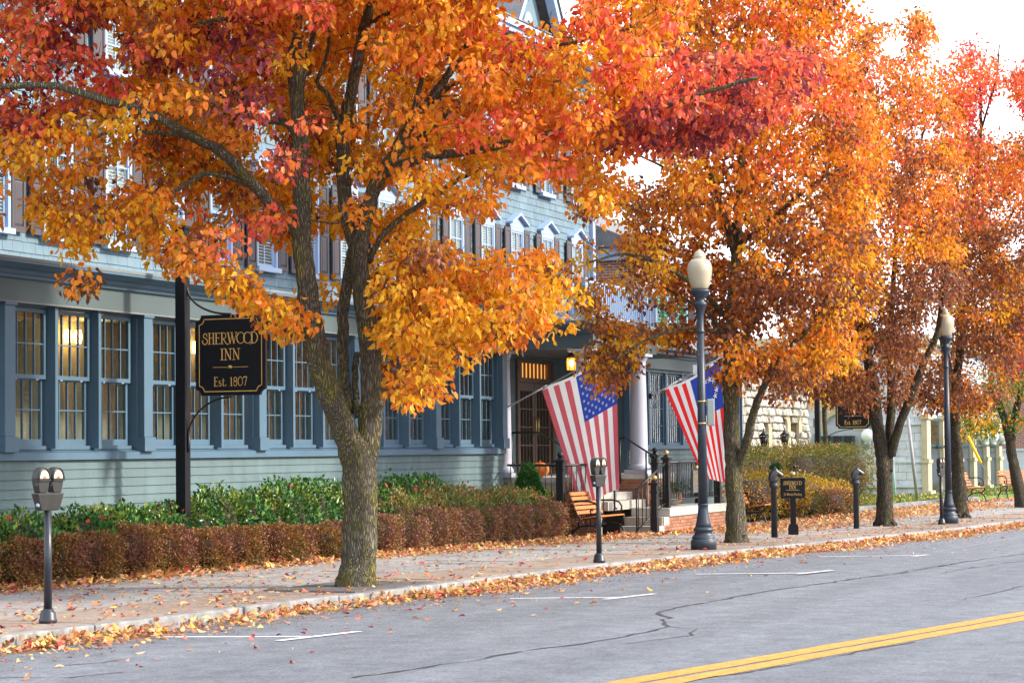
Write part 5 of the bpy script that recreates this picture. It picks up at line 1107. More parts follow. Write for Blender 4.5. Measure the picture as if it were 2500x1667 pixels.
# brown barberry hedge along the walk: lumps placed by their feet in the photo
def hedge_xy(px, d0): p = gnd(px, 1445-(1445-1313)*px/1417.0); return p+np.append(KN*d0, 0)
segs = [(-120, 150, .60, 'brown barberry hedge block at the far left edge behind the near meter', 0), (150, 322, .60, 'brown clipped barberry hedge block just right of the near parking meter', 0), (322, 500, .66, 'tallest brown barberry hedge block under the hanging sign post', 0), (505, 668, .55, 'low brown barberry hedge block left of the big trunk', 0), (672, 800, .56, 'brown barberry hedge block right behind the left side of the big trunk', 0), (800, 930, .5, 'brown barberry hedge block hidden behind the big trunk', 0),
        (930, 1060, .58, 'reddish barberry hedge mound just right of the big trunk', 1), (1055, 1190, .66, 'reddish barberry hedge mound with the highest top', 1), (1185, 1275, .60, 'reddish barberry hedge mound between two taller mounds', 1), (1268, 1352, .62, 'reddish barberry hedge mound next to last before the bench', 1), (1345, 1428, .72, 'last barberry hedge mound against the slatted bench', 1)]
for i, (a, c, h, lab, kind) in enumerate(segs):
    gp_ = 5; pa, pc = hedge_xy(a+gp_, .40), hedge_xy(c-gp_, .40); m = (pa+pc)/2; L = np.linalg.norm(pc-pa)/2; g = gz(m[0])
    bl = []
    nb = max(1, int(round(L/.45)))
    for k in range(nb):
        p = pa+(pc-pa)*(k+.5)/nb; hh = h*random.uniform(.94, 1.04)
        bl.append(((p[0], p[1], g+hh*.48), (L/nb*(1.16 if 0 < k < nb-1 else 1.0), .40*random.uniform(.92, 1.05), hh*.54)))
    bush('barberry_hedge', lab, 'hedge', 'barberry hedge along the walk', bl, int(19000*L+5000), .036, BARB2 if kind else BARB, M_hl, 20+i, .3, box=True, loose=.035)
# green holly behind it
for i, (a, c, yt, lab) in enumerate(((-90, 150, 1262, 'green holly shrub at far left behind the near meter'), (140, 330, 1250, 'green holly shrub left of the sign post, with red dead leaves'), (320, 492, 1232, 'green holly shrub at the foot of the black sign post'), (492, 660, 1200, 'large dark green holly between sign post and big trunk'), (640, 860, 1182, 'glossy green holly directly left of the big trunk'), (860, 1050, 1170, 'dark green holly with tall shoots right of the big trunk'))):
    pa = onY(a, 1280, 16.35); pc = onY(c, 1280, 16.35); top = float(onY((a+c)/2, yt, 16.3)[2]); L = (pc[0]-pa[0])/2; bl = []
    for k in range(3):
        x = pa[0]+(pc[0]-pa[0])*(k+.5)/3; hh = top*random.uniform(.90, 1.05); bl.append(((x, 16.33+random.uniform(-.1, .05), hh*.5+.02), (L/3*1.5, .48, hh*.5)))
    o = bush('holly_shrub', lab, 'shrub', 'green holly shrubs under the inn windows', bl, int(5200*L+2000), .066, HOLLY, mk_leaf('holly_leaf', .12, .28) if i == 0 else bpy.data.materials['holly_leaf'], 60+i, .5, loose=.05)
    n = 14; q = np.array([[random.uniform(pa[0], pc[0]), 15.95+random.uniform(-.1, .3), top*random.uniform(.5, 1.02)] for _ in range(n)])
    lf = link('caught_leaf', leaf_mesh('caught_leaf', q, RNG.normal(size=(n, 3)), RNG.uniform(.06, .09, n), np.array([(.45, .04, .03), (.55, .2, .03), (.25, .02, .03)])[RNG.integers(0, 3, n)], M_hl), o); stuff(lf)
for i, (a, c, yt, Y, lab) in enumerate(((950, 1120, 1205, 15.85, 'orange-tipped green spirea shrub right of the big trunk'), (1100, 1235, 1200, 16.05, 'wispy green and orange spirea shrub in the middle of the row'), (1215, 1350, 1200, 15.75, 'feathery olive and orange spirea shrub below the small spruce'))):
    pa = onY(a, 1250, Y); pc = onY(c, 1250, Y); top = float(onY((a+c)/2, yt, Y)[2]); L = (pc[0]-pa[0])/2; bl = []
    for k in range(3):
        x = pa[0]+(pc[0]-pa[0])*(k+.5)/3; hh = (top+.1)*random.uniform(.90, 1.04); bl.append(((x, Y+random.uniform(-.1, .1), hh*.5-.05), (L/3*1.45, .40, hh*.52)))
    bush('spirea_shrub', lab, 'shrub', 'autumn spirea shrubs', bl, int(7000*L+2500), .05, SPIR, M_hl, 80+i, .9, loose=.10)
# dwarf spruce
p = onY(1290, 1196, 15.9); tp_ = float(onY(1290, 1122, 15.9)[2]); t = thing('dwarf_spruce', 'small cone-shaped green spruce in front of the porch rail', 'spruce', (p[0], p[1], gz(p[0])))
n = 9000; hgt = tp_-.05; u = RNG.random(n)**.6; zz = .35+(hgt-.35)*(1-u); rad = (.05+.42*u**.9)*(1-np.abs(RNG.normal(0, .12, n))); th = RNG.random(n)*2*pi
P = np.stack([p[0]+rad*np.cos(th), p[1]+rad*np.sin(th), zz], 1); A = np.stack([np.cos(th), np.sin(th), np.full(n, .5)], 1)+RNG.normal(0, .35, (n, 3))
stuff(link('foliage', leaf_mesh('foliage', P, A, RNG.uniform(.035, .06, n), np.array([.035, .14, .025])*RNG.uniform(.6, 1.5, (n, 1)), M_hl, 4), t)); b = MB(); b.tube([(p[0], p[1], gz(p[0])), (p[0], p[1], hgt)], [.05, .01], 8); b.build('trunk', M_twig, t)
# right-hand planting: golden shrubs, tall hedge, low brown hedge, topiary
GOLD = [(.55, .30, .03), (.62, .36, .03), (.50, .22, .03), (.42, .33, .04), (.60, .28, .02), (.30, .30, .03)]
TALL = [(.16, .17, .03), (.10, .14, .025), (.22, .20, .03), (.30, .20, .03), (.13, .15, .03), (.36, .19, .04), (.20, .22, .03)]
for i, (a, c, yt, Y, lab) in enumerate(((1800, 1895, 1152, 14.9, 'golden yellow shrub behind the second bench'), (1880, 1975, 1158, 14.8, 'golden orange shrub behind the small parking sign'), (1960, 2040, 1172, 14.7, 'small golden shrub right of the parking sign'))):
    pa = onY(a, 1200, Y); pc = onY(c, 1200, Y); top = float(onY((a+c)/2, yt, Y)[2]); L = (pc[0]-pa[0])/2
    bl = [((pa[0]+(pc[0]-pa[0])*(k+.5)/2, Y+random.uniform(-.1, .1), top*.48), (L/2*1.5, .7, top*.55)) for k in range(2)]
    bush('golden_shrub', lab, 'shrub', 'golden shrubs by the bench', bl, 3600, .06, GOLD, M_hl, 90+i, .5, loose=.03)
for i, (a, c, yt, Ya, Yc, lab) in enumerate(((1815, 1985, 1094, 16.6, 15.9, 'long tall olive hedge behind the golden shrubs'), (1985, 2140, 1088, 15.6, 15.0, 'squarer tall golden-green hedge next to the forked trunk'))):
    bl = []; nk = 5
    for k in range(nk):
        f = (k+.5)/nk; Y = Ya+(Yc-Ya)*f; q = onY(a+(c-a)*f, yt+3, Y); bl.append(((q[0], Y+.6, q[2]*.5-.05), (1.25, .75, q[2]*.5+.12)))
    bush('tall_hedge', lab, 'hedge', 'tall clipped hedges', bl, 17000, .06, TALL if i == 0 else TALL+[(.34, .24, .03)], M_hl, 100+i, .3, box=True)
for i, (a, c, yt, yb, lab, pl) in enumerate(((1925, 1990, 1198, 1262, 'low orange and brown hedge block right of the parking sign', [(.32, .12, .04), (.22, .10, .04), (.14, .12, .03)]), (1985, 2050, 1196, 1258, 'low olive-brown hedge block in the middle of its row', [(.12, .13, .03), (.16, .11, .03), (.2, .1, .04)]), (2045, 2112, 1194, 1255, 'low purplish brown hedge block left of the forked trunk', BARB))):
    pa, pc = gnd(a, yb+6), gnd(c, yb); mid = (pa+pc)/2+np.append(KN*.5, 0); dd = depth(mid); h = (yb-yt)/FPX*dd; L = np.linalg.norm(pc-pa)/2; g = gz(mid[0])
    bush('low_hedge', lab, 'hedge', 'low hedge blocks before the tall hedge', [((mid[0], mid[1], g+h*.47), (L*1.1, .5, h*.54))], 5200, .05, pl, M_hl, 110+i, .3, box=True)
p = onY(1894, 1150, 15.3); t = bush('topiary_ball', 'small round green topiary peeping over the golden shrubs', 'topiary', None, [((p[0], p[1], float(onY(1894, 1140, 15.3)[2])-.15), (.17, .17, .26))], 2600, .04, [(.03, .10, .02), (.05, .14, .03)], M_hl, 130, .3)
b = MB(); b.tube([(p[0], p[1], gz(p[0])), (p[0], p[1], 1.0)], .03, 6); b.build('trunk', M_twig, t)
p = onY(1940, 1150, 15.4); t = thing('garden_lantern', 'small dark ball-topped box lantern above the golden shrubs', 'lantern', (p[0], p[1], gz(p[0]))); b = MB(); b.box((p[0]-.04, p[1]-.04, gz(p[0])), (p[0]+.04, p[1]+.04, p[2]-.1)); b.build('post', M_iron, t)
b = MB(); b.box((p[0]-.09, p[1]-.09, p[2]-.1), (p[0]+.09, p[1]+.09, p[2]+.01)); b.box((p[0]-.15, p[1]-.15, p[2]+.011), (p[0]+.15, p[1]+.15, p[2]+.05)); b.build('lantern_box', M_bronze, t); b = MB(); b.lathe([(.055*math.sin(a), .055-.055*math.cos(a)) for a in np.linspace(.2, 2.95, 8)], (p[0], p[1], p[2]+.06), 12); b.build('ball_finial', M_mdark, t)
# ================================================================== TREES
M_bark = mk_bark('bark', (.20, .175, .13), (.26, .23, .045), (.33, .31, .27))
M_bark2 = mk_bark('bark_dark', (.12, .10, .08), (.15, .135, .05), (.20, .18, .15))
M_tl = mk_leaf('tree_leaf', .48, .42)
GOLDL = [(.82, .42, .015), (.78, .34, .012), (.84, .48, .03), (.76, .38, .02)]
ORNG = [(.82, .28, .015), (.78, .22, .018), (.80, .32, .025), (.74, .20, .022)]
SALM = [(.84, .17, .055), (.84, .13, .07), (.82, .22, .06), (.78, .10, .06)]
MARO = [(.26, .035, .045), (.34, .05, .06), (.19, .03, .045), (.42, .07, .06), (.30, .06, .08)]
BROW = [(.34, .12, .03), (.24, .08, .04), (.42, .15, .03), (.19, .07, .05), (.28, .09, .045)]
GREN = [(.10, .22, .03), (.16, .28, .04), (.30, .33, .04), (.08, .17, .03)]
REDD = [(.70, .06, .055), (.60, .05, .05), (.76, .10, .07)]
PALS = {'g': GOLDL, 'o': ORNG, 's': SALM, 'm': MARO, 'b': BROW, 'n': GREN, 'r': REDD}
def smooth(pts, k=6):
    P = np.array(pts, float); out = []
    for i in range(len(P)-1):
        p0, p1, p2, p3 = P[max(i-1, 0)], P[i], P[i+1], P[min(i+2, len(P)-1)]
        for t in np.arange(k)/k: out.append(.5*((2*p1)+(-p0+p2)*t+(2*p0-5*p1+4*p2-p3)*t*t+(-p0+3*p1-3*p2+p3)*t**3))
    out.append(P[-1]); return np.array(out)
def tree(name, label, basepx, trunk, limbs, crown, holes, zones, default, ncl, lpc, lsize, thick, crad, seed, bark, tmpl=4, indiv=0, dgap=0.0, group='street trees', cap_y=None, flat=.72, front=None):
    fp = .86 if indiv else 1.0
    rg = np.random.default_rng(seed); g = gnd(*basepx); d0 = depth(g); mpp = d0/FPX
    t = thing(name, label, 'tree', g, group); skel = []
    def limb(pts, w0, w1, nm, n=10, k=6, flare=False):
        P = np.array([atd(x, y, d0+dd) for x, y, dd in pts]); S_ = smooth(P, k); r = np.linspace(w0, w1, len(S_))*.5*mpp
        S_[1:-1] += rg.normal(0, .006, (len(S_)-2, 3))
        if flare:
            for i in range(min(22, len(r))): r[i] *= 1+.34*math.exp(-max(0, i-7)/2.6)
        ph = rg.uniform(0, 6, 4)
        wob = lambda i, th: 1+(.055+(.05*math.exp(-max(0, i-7)/3) if flare else 0))*math.sin(3*th+ph[0]+i*.12)+.035*math.sin(7*th+ph[1]-i*.2)+.03*math.sin(i*.8+ph[2])
        b = MB(); b.tube(S_, r, n, wob=wob); b.build(nm, bark, t); skel.append(np.c_[S_, r])
    for i, (pts, w0, w1) in enumerate(trunk):
        pts = list(pts)
        if i == 0: pts = [(pts[0][0], pts[0][1]+6, 0)]+pts
        limb(pts, w0, w1, 'trunk' if i == 0 else 'stem', 22 if indiv else 14, 7, flare=(i == 0))
    for pts, w0, w1 in limbs: limb(pts, w0, w1, 'limb', 10 if indiv else 8, 5)
    SK = np.concatenate(skel)
    xs = [p[0] for p in crown]; ys = [p[1] for p in crown]; C = []
    cx = (min(xs)+max(xs))/2; hx = (max(xs)-min(xs))/2; cy_ = (min(ys)+max(ys))/2; hy = (max(ys)-min(ys))/2
    tries = 0
    while len(C) < ncl and tries < ncl*40:
        tries += 1; x = rg.uniform(min(xs), max(xs)); y = rg.uniform(min(ys), max(ys))
        if not in_poly([x], [y], crown)[0]: continue
        if any((math.hypot(x-h[0], y-h[1]) < h[2]+crad*.45/mpp) if len(h) == 3 and not isinstance(h[0], tuple) else in_poly([x], [y], h)[0] for h in holes): continue
        sh = math.sqrt(max(.12, 1-((x-cx)/hx)**2*.8-((y-cy_)/hy)**2*.35)); dd = rg.uniform(-1, 1)*thick*sh+dgap
        if front is not None and in_poly([x], [y], front)[0] and dd < .35 and rg.random() < fp: dd = rg.uniform(.3, 1)*thick*sh
        p = atd(x, y, d0+dd)
        if cap_y and p[1] > cap_y - (0 if p[2] > 4.6 else 0): continue
        C.append((p, x, y, dd))
    Ps, As, Cs, Ss, tw = [], [], [], [], MB()
    dk = [np.min(np.linalg.norm(SK[:, :3]-c[0], axis=1)) for c in C]; C = [C[i] for i in np.argsort(dk)]
    NP_, NR = SK[:, :3].copy(), SK[:, 3].copy()
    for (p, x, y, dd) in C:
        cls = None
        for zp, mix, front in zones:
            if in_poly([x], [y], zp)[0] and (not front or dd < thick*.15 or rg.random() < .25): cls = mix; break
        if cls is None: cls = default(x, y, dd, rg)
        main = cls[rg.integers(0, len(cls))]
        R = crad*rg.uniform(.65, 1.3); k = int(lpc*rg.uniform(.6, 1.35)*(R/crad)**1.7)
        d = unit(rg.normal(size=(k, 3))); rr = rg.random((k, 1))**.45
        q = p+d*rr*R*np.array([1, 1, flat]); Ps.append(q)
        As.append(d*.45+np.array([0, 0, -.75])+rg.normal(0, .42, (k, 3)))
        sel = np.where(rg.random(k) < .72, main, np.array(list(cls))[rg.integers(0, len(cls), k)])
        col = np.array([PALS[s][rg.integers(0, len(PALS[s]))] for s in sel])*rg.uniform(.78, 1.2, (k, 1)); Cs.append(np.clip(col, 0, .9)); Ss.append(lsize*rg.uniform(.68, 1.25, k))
        dv = NP_-p; dist = np.linalg.norm(dv, axis=1)+np.maximum(0, dv[:, 2])*.6; j = int(np.argmin(dist)); a = NP_[j]
        if dist[j] < 1.3:
            mid = (a+p)/2+rg.normal(0, .07*dist[j]+.01, 3); r0 = min(NR[j]*.7, .006+.008*dist[j])
            tw.tube(smooth([a, mid, p], 4), np.linspace(r0, max(.003, r0*.6), 9), 5); NP_ = np.vstack([NP_, p]); NR = np.append(NR, r0*.75)
        for _ in range(3): e = p+unit(rg.normal(size=3)+[0, 0, .2])*R*.95; tw.tube([p, (p+e)/2+rg.normal(0, .03, 3), e], [.005, .004, .0025], 4, cap=False)
    stuff(tw.build('twigs', bark, t))
    P = np.concatenate(Ps); A = unit(np.concatenate(As)); Cc = np.concatenate(Cs); Z = np.concatenate(Ss)
    if indiv:
        dep = (P-EYE)@CF; px = 1250+((P-EYE)@CR)/dep*FPX; py = 833.5-((P-EYE)@CU)/dep*FPX
        inf = (px > 5) & (px < 2495) & (py > 5) & (py < 1660); order = np.argsort(np.where(inf, dep-Z*14, 1e9))[:indiv]; msk = np.ones(len(P), bool); msk[order] = False
        cache = {}
        for i in order:
            key = tuple(np.round(Cc[i]*7)/7)
            if key not in cache: cache[key] = leaf_mesh('leaf', np.zeros((1, 3)), np.array([[1.0, 0, 0]]), [1.0], [Cc[i]], M_tl, 7, NB=np.array([[0, 0, -1.0]]))
            a = Vector(A[i]); bb = a.cross(Vector(rg.normal(size=3))).normalized(); cc = a.cross(bb)
            o = bpy.data.objects.new('leaf', cache[key]); COL.objects.link(o); o.parent = t
            m = Matrix((a, bb, cc)).transposed(); o.location = Vector(P[i])-t.location; o.rotation_euler = m.to_euler(); o.scale = (Z[i],)*3
        P, A, Cc, Z = P[msk], A[msk], Cc[msk], Z[msk]
    stuff(link('foliage', leaf_mesh('foliage', P, A, Z, Cc, M_tl, tmpl, curl=rg.uniform(.4, 2.2, len(P))), t))
    return t
# ---- the big tree by the kerb
T1 = [([(871, 1428, 0), (878, 1330, 0), (882, 1220, 0), (876, 1130, 0), (868, 1085, 0)], 78, 88),
      ([(878, 1150, 0), (858, 1085, -.1), (822, 1000, -.2), (782, 900, -.3), (762, 800, -.35), (748, 690, -.4), (736, 580, -.4), (738, 470, -.45), (732, 340, -.5), (722, 190, -.55), (722, 60, -.6), (740, -60, -.6), (745, -220, -.6), (735, -400, -.5)], 66, 22),
      ([(884, 1150, 0), (902, 1060, 0), (908, 960, .05), (903, 850, .1), (888, 720, .15), (878, 620, .15), (893, 530, .15), (915, 450, .1), (955, 388, .1), (1000, 310, .05), (1042, 258, 0), (1090, 190, 0), (1135, 122, 0), (1180, 60, -.1)], 62, 12),
      ([(878, 640, .15), (858, 570, .3), (842, 490, .35), (840, 400, .4), (838, 330, .4), (856, 230, .4), (876, 130, .45), (892, 50, .5), (915, -40, .5), (930, -200, .6), (960, -380, .6)], 40, 20),
      ([(850, 1010, .25), (838, 900, .4), (836, 800, .45), (846, 690, .4), (862, 610, .25)], 30, 27),
      ([(874, 1020, .2), (866, 930, .4), (872, 860, .45)], 17, 15)]
LB1 = [([(745, 800, -.3), (720, 812, -.35), (687, 805, -.4), (640, 772, -.5), (600, 738, -.55), (562, 702, -.6), (540, 680, -.6)], 28, 14),
       ([(738, 590, -.4), (700, 540, -.6), (628, 461, -.9), (546, 375, -1.2), (482, 340, -1.3), (407, 298, -1.5), (321, 262, -1.6), (257, 246, -1.7), (178, 221, -1.8), (110, 208, -1.9), (-20, 215, -2)], 30, 14),
       ([(640, 475, -.9), (612, 455, -.9), (571, 436, -1), (500, 423, -1.1), (464, 446, -1.2), (421, 471, -1.3), (370, 486, -1.4)], 18, 7),
       ([(735, 330, -.5), (690, 300, -.3), (620, 285, 0), (557, 277, .1), (500, 266, .2), (446, 270, .3), (350, 268, .4)], 22, 10),
       ([(482, 340, -1.3), (400, 325, -1.2), (320, 322, -1.1), (257, 325, -1), (232, 334, -1), (171, 330, -1), (100, 325, -.9)], 10, 6),
       ([(722, 120, -.5), (700, 70, -.6), (640, 60, -.8), (560, 45, -1), (480, 60, -1.1)], 18, 8),
       ([(728, 260, -.5), (742, 180, -.3), (770, 60, -.2), (790, -20, 0)], 16, 8),
       ([(838, 330, .4), (818, 270, .3), (795, 225, .2), (775, 200, .1), (800, 130, .1), (806, 40, .1)], 16, 7),
       ([(925, 430, .1), (980, 405, -.2), (1050, 380, -.4), (1110, 374, -.5), (1180, 365, -.7), (1260, 345, -.9), (1390, 318, -1.3), (1450, 307, -1.5), (1540, 282, -1.7), (1630, 257, -1.9), (1735, 222, -2.1), (1850, 190, -2.3)], 24, 8),
       ([(960, 380, .1), (1010, 350, .3), (1060, 310, .5), (1120, 250, .7), (1190, 200, .9)], 20, 9),
       ([(1000, 310, .05), (1022, 220, .1), (1045, 120, .2), (1060, 20, .2)], 16, 7),
       ([(900, 640, .15), (939, 570, .3), (1010, 510, .6), (1093, 455, .9), (1150, 425, 1.1), (1230, 380, 1.3)], 17, 7),
       ([(1040, 260, 0), (1120, 200, -.4), (1220, 160, -.8), (1330, 120, -1.1), (1440, 95, -1.4), (1540, 70, -1.6)], 14, 6),
       ([(903, 800, .1), (960, 760, .6), (1040, 720, 1.0), (1140, 690, 1.3), (1250, 700, 1.5)], 14, 6),
       ([(905, 880, .1), (935, 830, .4), (950, 770, .6), (1000, 700, .8)], 9, 4),
       ([(892, 60, .5), (960, 30, .4), (1040, 20, .3), (1130, 60, .1)], 12, 6)]
CR1 = [(-190, -100), (-60, -330), (260, -520), (640, -640), (1000, -600), (1340, -420), (1600, -220), (1690, -60), (1690, 20), (1640, 100), (1700, 170), (1850, 115), (1990, 105), (2015, 170), (1910, 260), (1830, 310), (1720, 335), (1640, 375), (1560, 345), (1490, 430), (1470, 520), (1440, 600), (1420, 690), (1390, 770), (1330, 815), (1240, 825), (1150, 850), (1110, 915), (1050, 950), (985, 1000), (945, 960), (935, 820), (915, 760), (890, 640), (830, 700), (800, 760), (770, 790), (700, 800), (640, 800), (620, 745), (560, 720), (480, 672), (430, 668), (400, 630), (330, 600), (270, 630), (210, 705), (172, 710), (160, 690), (205, 610), (110, 560), (30, 540), (-160, 640)]
HO1 = [(75, 455, 20), (95, 600, 48), (255, 625, 34), (430, 560, 16), (600, 570, 20), [(1165, 425), (1345, 415), (1440, 450), (1475, 560), (1475, 700), (1400, 675), (1330, 615), (1260, 625), (1195, 590)], [(-20, 390), (45, 400), (60, 470), (90, 560), (150, 650), (-20, 700)], (268, 100, 20), (275, 150, 18), (285, 405, 24), (355, 425, 14), (60, 225, 18), (140, 380, 12), (880, 245, 34), (1285, 20, 44), (1375, 10, 40), (120, 625, 46), (330, 645, 40), (230, 330, 20), (640, 350, 26), (930, 500, 26), (1180, 565, 24), (560, 640, 20), (660, 640, 40), (810, 460, 24), (790, 620, 60), (1060, 560, 18), (515, 500, 22), (690, 690, 40), (1150, 610, 22), (1355, 560, 40), (870, 460, 22), (960, 340, 16)]
ZN1 = [([(-160, -40), (160, -20), (240, 60), (230, 190), (170, 300), (40, 330), (-160, 420)], 'mmsso', False), ([(150, -60), (300, -60), (280, 60), (190, 60)], 'mboo', True),
       ([(320, 110), (470, 130), (480, 60), (620, 40), (690, 240), (830, 310), (820, 400), (690, 420), (620, 300), (500, 210), (330, 180)], 'mmmso', True),
       ([(1640, 105), (2015, 100), (2015, 190), (1850, 330), (1640, 375), (1540, 345), (1580, 250)], 'mmsss', False), ([(1440, 250), (1640, 230), (1640, 380), (1480, 380)], 'ssom', False),
       ([(1190, -60), (1660, -60), (1640, 190), (1420, 200), (1180, 150)], 'sosg', True), ([(1110, 250), (1440, 300), (1400, 400), (1120, 370)], 'sso', True), ([(500, -60), (780, -60), (780, 50), (560, 60)], 'sso', True),
       ([(180, 130), (330, 150), (330, 250), (200, 260)], 'sor', True), ([(330, 330), (460, 330), (440, 440), (330, 420)], 'so', True), ([(430, 510), (680, 510), (650, 600), (440, 640)], 'sob', True), ([(840, 130), (1040, 110), (1040, 190), (850, 180)], 'so', True)]
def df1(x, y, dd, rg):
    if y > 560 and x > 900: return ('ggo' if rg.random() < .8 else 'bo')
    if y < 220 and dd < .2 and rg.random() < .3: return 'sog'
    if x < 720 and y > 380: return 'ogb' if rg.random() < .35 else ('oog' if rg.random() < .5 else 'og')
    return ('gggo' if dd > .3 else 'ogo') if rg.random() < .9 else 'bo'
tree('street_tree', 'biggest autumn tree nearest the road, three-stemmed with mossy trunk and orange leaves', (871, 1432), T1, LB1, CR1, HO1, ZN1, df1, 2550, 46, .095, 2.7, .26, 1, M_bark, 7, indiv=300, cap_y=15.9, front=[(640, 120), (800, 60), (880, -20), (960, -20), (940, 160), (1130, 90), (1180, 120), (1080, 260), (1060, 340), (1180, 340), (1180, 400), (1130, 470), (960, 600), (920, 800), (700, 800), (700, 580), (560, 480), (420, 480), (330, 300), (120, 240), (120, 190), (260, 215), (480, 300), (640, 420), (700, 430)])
# ---- the second tree, by the lamp post
T2 = [([(1798, 1322, 0), (1796, 1240, 0), (1790, 1160, 0), (1786, 1060, 0), (1784, 960, 0), (1782, 860, 0), (1788, 760, 0), (1796, 660, 0), (1800, 570, 0), (1806, 470, 0), (1812, 380, 0), (1830, 250, 0), (1840, 120, 0), (1850, 0, 0)], 50, 9),
      ([(1800, 1150, 0), (1822, 1080, -.2), (1840, 1010, -.3), (1862, 950, -.4), (1896, 880, -.5), (1930, 840, -.6), (1962, 815, -.7), (2000, 762, -.8), (2040, 680, -1)], 24, 8)]
LB2 = [([(1790, 880, 0), (1815, 835, .3), (1846, 775, .5), (1890, 720, .8), (1930, 640, 1)], 22, 8), ([(1776, 860, 0), (1760, 815, .2), (1735, 770, .3), (1690, 740, .5), (1620, 700, .6)], 14, 6), ([(1796, 640, 0), (1776, 560, -.2), (1750, 470, -.4), (1720, 380, -.6), (1690, 280, -.8), (1670, 160, -.9)], 18, 7),
       ([(1805, 500, 0), (1850, 420, .3), (1880, 320, .5), (1920, 220, .6), (1960, 100, .7)], 16, 6), ([(1782, 780, 0), (1700, 700, -.8), (1620, 650, -1.4), (1530, 620, -1.9), (1440, 640, -2.2)], 14, 5), ([(1800, 600, 0), (1900, 520, -.6), (2000, 440, -1), (2080, 400, -1.2)], 13, 5), ([(1800, 560, 0), (1700, 480, .5), (1640, 420, .8), (1560, 380, 1)], 12, 5), ([(1790, 820, 0), (1680, 800, -1.2), (1580, 830, -1.8), (1500, 880, -2)], 10, 4)]
CR2 = [(1520, 150), (1560, 40), (1650, -120), (1760, -280), (1900, -330), (2030, -240), (2090, -100), (2100, 20), (2060, 90), (2010, 60), (2100, 200), (2160, 330), (2120, 500), (2120, 640), (2100, 780), (2040, 900), (1960, 950), (1890, 985), (1870, 940), (1840, 950), (1760, 930), (1740, 870), (1690, 840), (1640, 900), (1540, 880), (1520, 945), (1450, 940), (1430, 900), (1490, 820), (1430, 780), (1395, 710), (1400, 640), (1440, 560), (1400, 480), (1480, 430), (1540, 450), (1600, 430), (1630, 340)]
HO2 = [[(1490, 335), (1625, 330), (1640, 440), (1530, 460)], [(1430, 540), (1520, 515), (1515, 660), (1440, 720)], (1600, 872, 36), (1590, 320, 16), (1660, 905, 30), (1590, 760, 26), (1620, 180, 16),  (1500, 735, 30), (1700, 935, 50), (1880, 820, 20), (1700, 760, 12)]
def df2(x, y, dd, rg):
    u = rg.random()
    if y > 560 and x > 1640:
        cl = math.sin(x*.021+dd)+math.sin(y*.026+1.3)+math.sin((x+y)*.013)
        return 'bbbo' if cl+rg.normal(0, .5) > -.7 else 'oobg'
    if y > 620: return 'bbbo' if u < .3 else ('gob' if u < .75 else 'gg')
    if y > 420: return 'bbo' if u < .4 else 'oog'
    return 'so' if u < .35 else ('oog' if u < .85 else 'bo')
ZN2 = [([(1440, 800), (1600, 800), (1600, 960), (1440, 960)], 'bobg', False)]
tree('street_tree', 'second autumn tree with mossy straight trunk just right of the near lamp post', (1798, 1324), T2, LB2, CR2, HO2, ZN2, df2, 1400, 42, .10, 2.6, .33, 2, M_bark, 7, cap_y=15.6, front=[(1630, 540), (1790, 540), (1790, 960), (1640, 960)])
T3 = [([(2160, 1282, 0), (2160, 1220, 0), (2158, 1150, 0), (2150, 1090, 0), (2138, 1010, -.1), (2130, 930, -.2), (2112, 830, -.3), (2100, 700, -.3), (2090, 560, -.3), (2080, 420, -.2), (2070, 300, -.2), (2090, 220, -.2), (2120, 165, -.2)], 44, 8),
      ([(2168, 1150, 0), (2172, 1060, .2), (2176, 960, .3), (2172, 860, .4), (2180, 700, .4), (2190, 540, .5)], 27, 9), ([(2176, 1110, 0), (2192, 1050, -.2), (2226, 963, -.4), (2258, 878, -.6), (2284, 826, -.7), (2300, 740, -.9), (2310, 640, -1)], 24, 9)]
LB3 = [([(2112, 830, -.3), (2060, 760, -.6), (2020, 700, -.8), (1990, 620, -1)], 13, 5), ([(2090, 560, -.3), (2040, 480, -.4), (2010, 380, -.5)], 12, 5), ([(2080, 420, -.2), (2130, 340, .2), (2200, 260, .5), (2240, 170, .6)], 11, 4), ([(2190, 540, .5), (2230, 420, .6), (2260, 300, .6)], 10, 4)]
CR3 = [(2060, 170), (2100, 60), (2200, 60), (2230, 20), (2270, 50), (2260, 150), (2330, 300), (2330, 480), (2350, 650), (2320, 760), (2290, 790), (2250, 900), (2200, 985), (2130, 985), (2080, 985), (2000, 960), (1950, 960), (1960, 820), (2040, 640), (2020, 400)]
HO3 = [(2075, 345, 22), (2060, 30, 30), (2180, 110, 18), (2270, 330, 16), (2150, 560, 10), (2185, 690, 10), (2290, 780, 26), (2110, 880, 12), (2160, 940, 14)]
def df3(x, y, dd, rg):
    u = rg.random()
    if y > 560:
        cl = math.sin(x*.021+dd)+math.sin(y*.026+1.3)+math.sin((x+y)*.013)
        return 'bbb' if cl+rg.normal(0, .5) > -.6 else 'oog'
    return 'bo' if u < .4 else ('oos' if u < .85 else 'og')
tree('street_tree', 'third autumn tree with forked trunk beside the tall hedge', (2160, 1284), T3, LB3, CR3, HO3, [], df3, 850, 42, .108, 2.5, .38, 3, M_bark2, 4, cap_y=None)
T4 = [([(2343, 1262, 0), (2340, 1190, 0), (2336, 1100, 0), (2330, 1010, 0), (2326, 950, 0), (2312, 880, 0), (2300, 810, 0), (2296, 700, 0)], 40, 12), ([(2328, 965, 0), (2338, 900, .1), (2345, 835, .2), (2350, 720, .2), (2360, 600, .2), (2380, 460, .2), (2395, 320, .2), (2390, 200, .2)], 24, 5)]
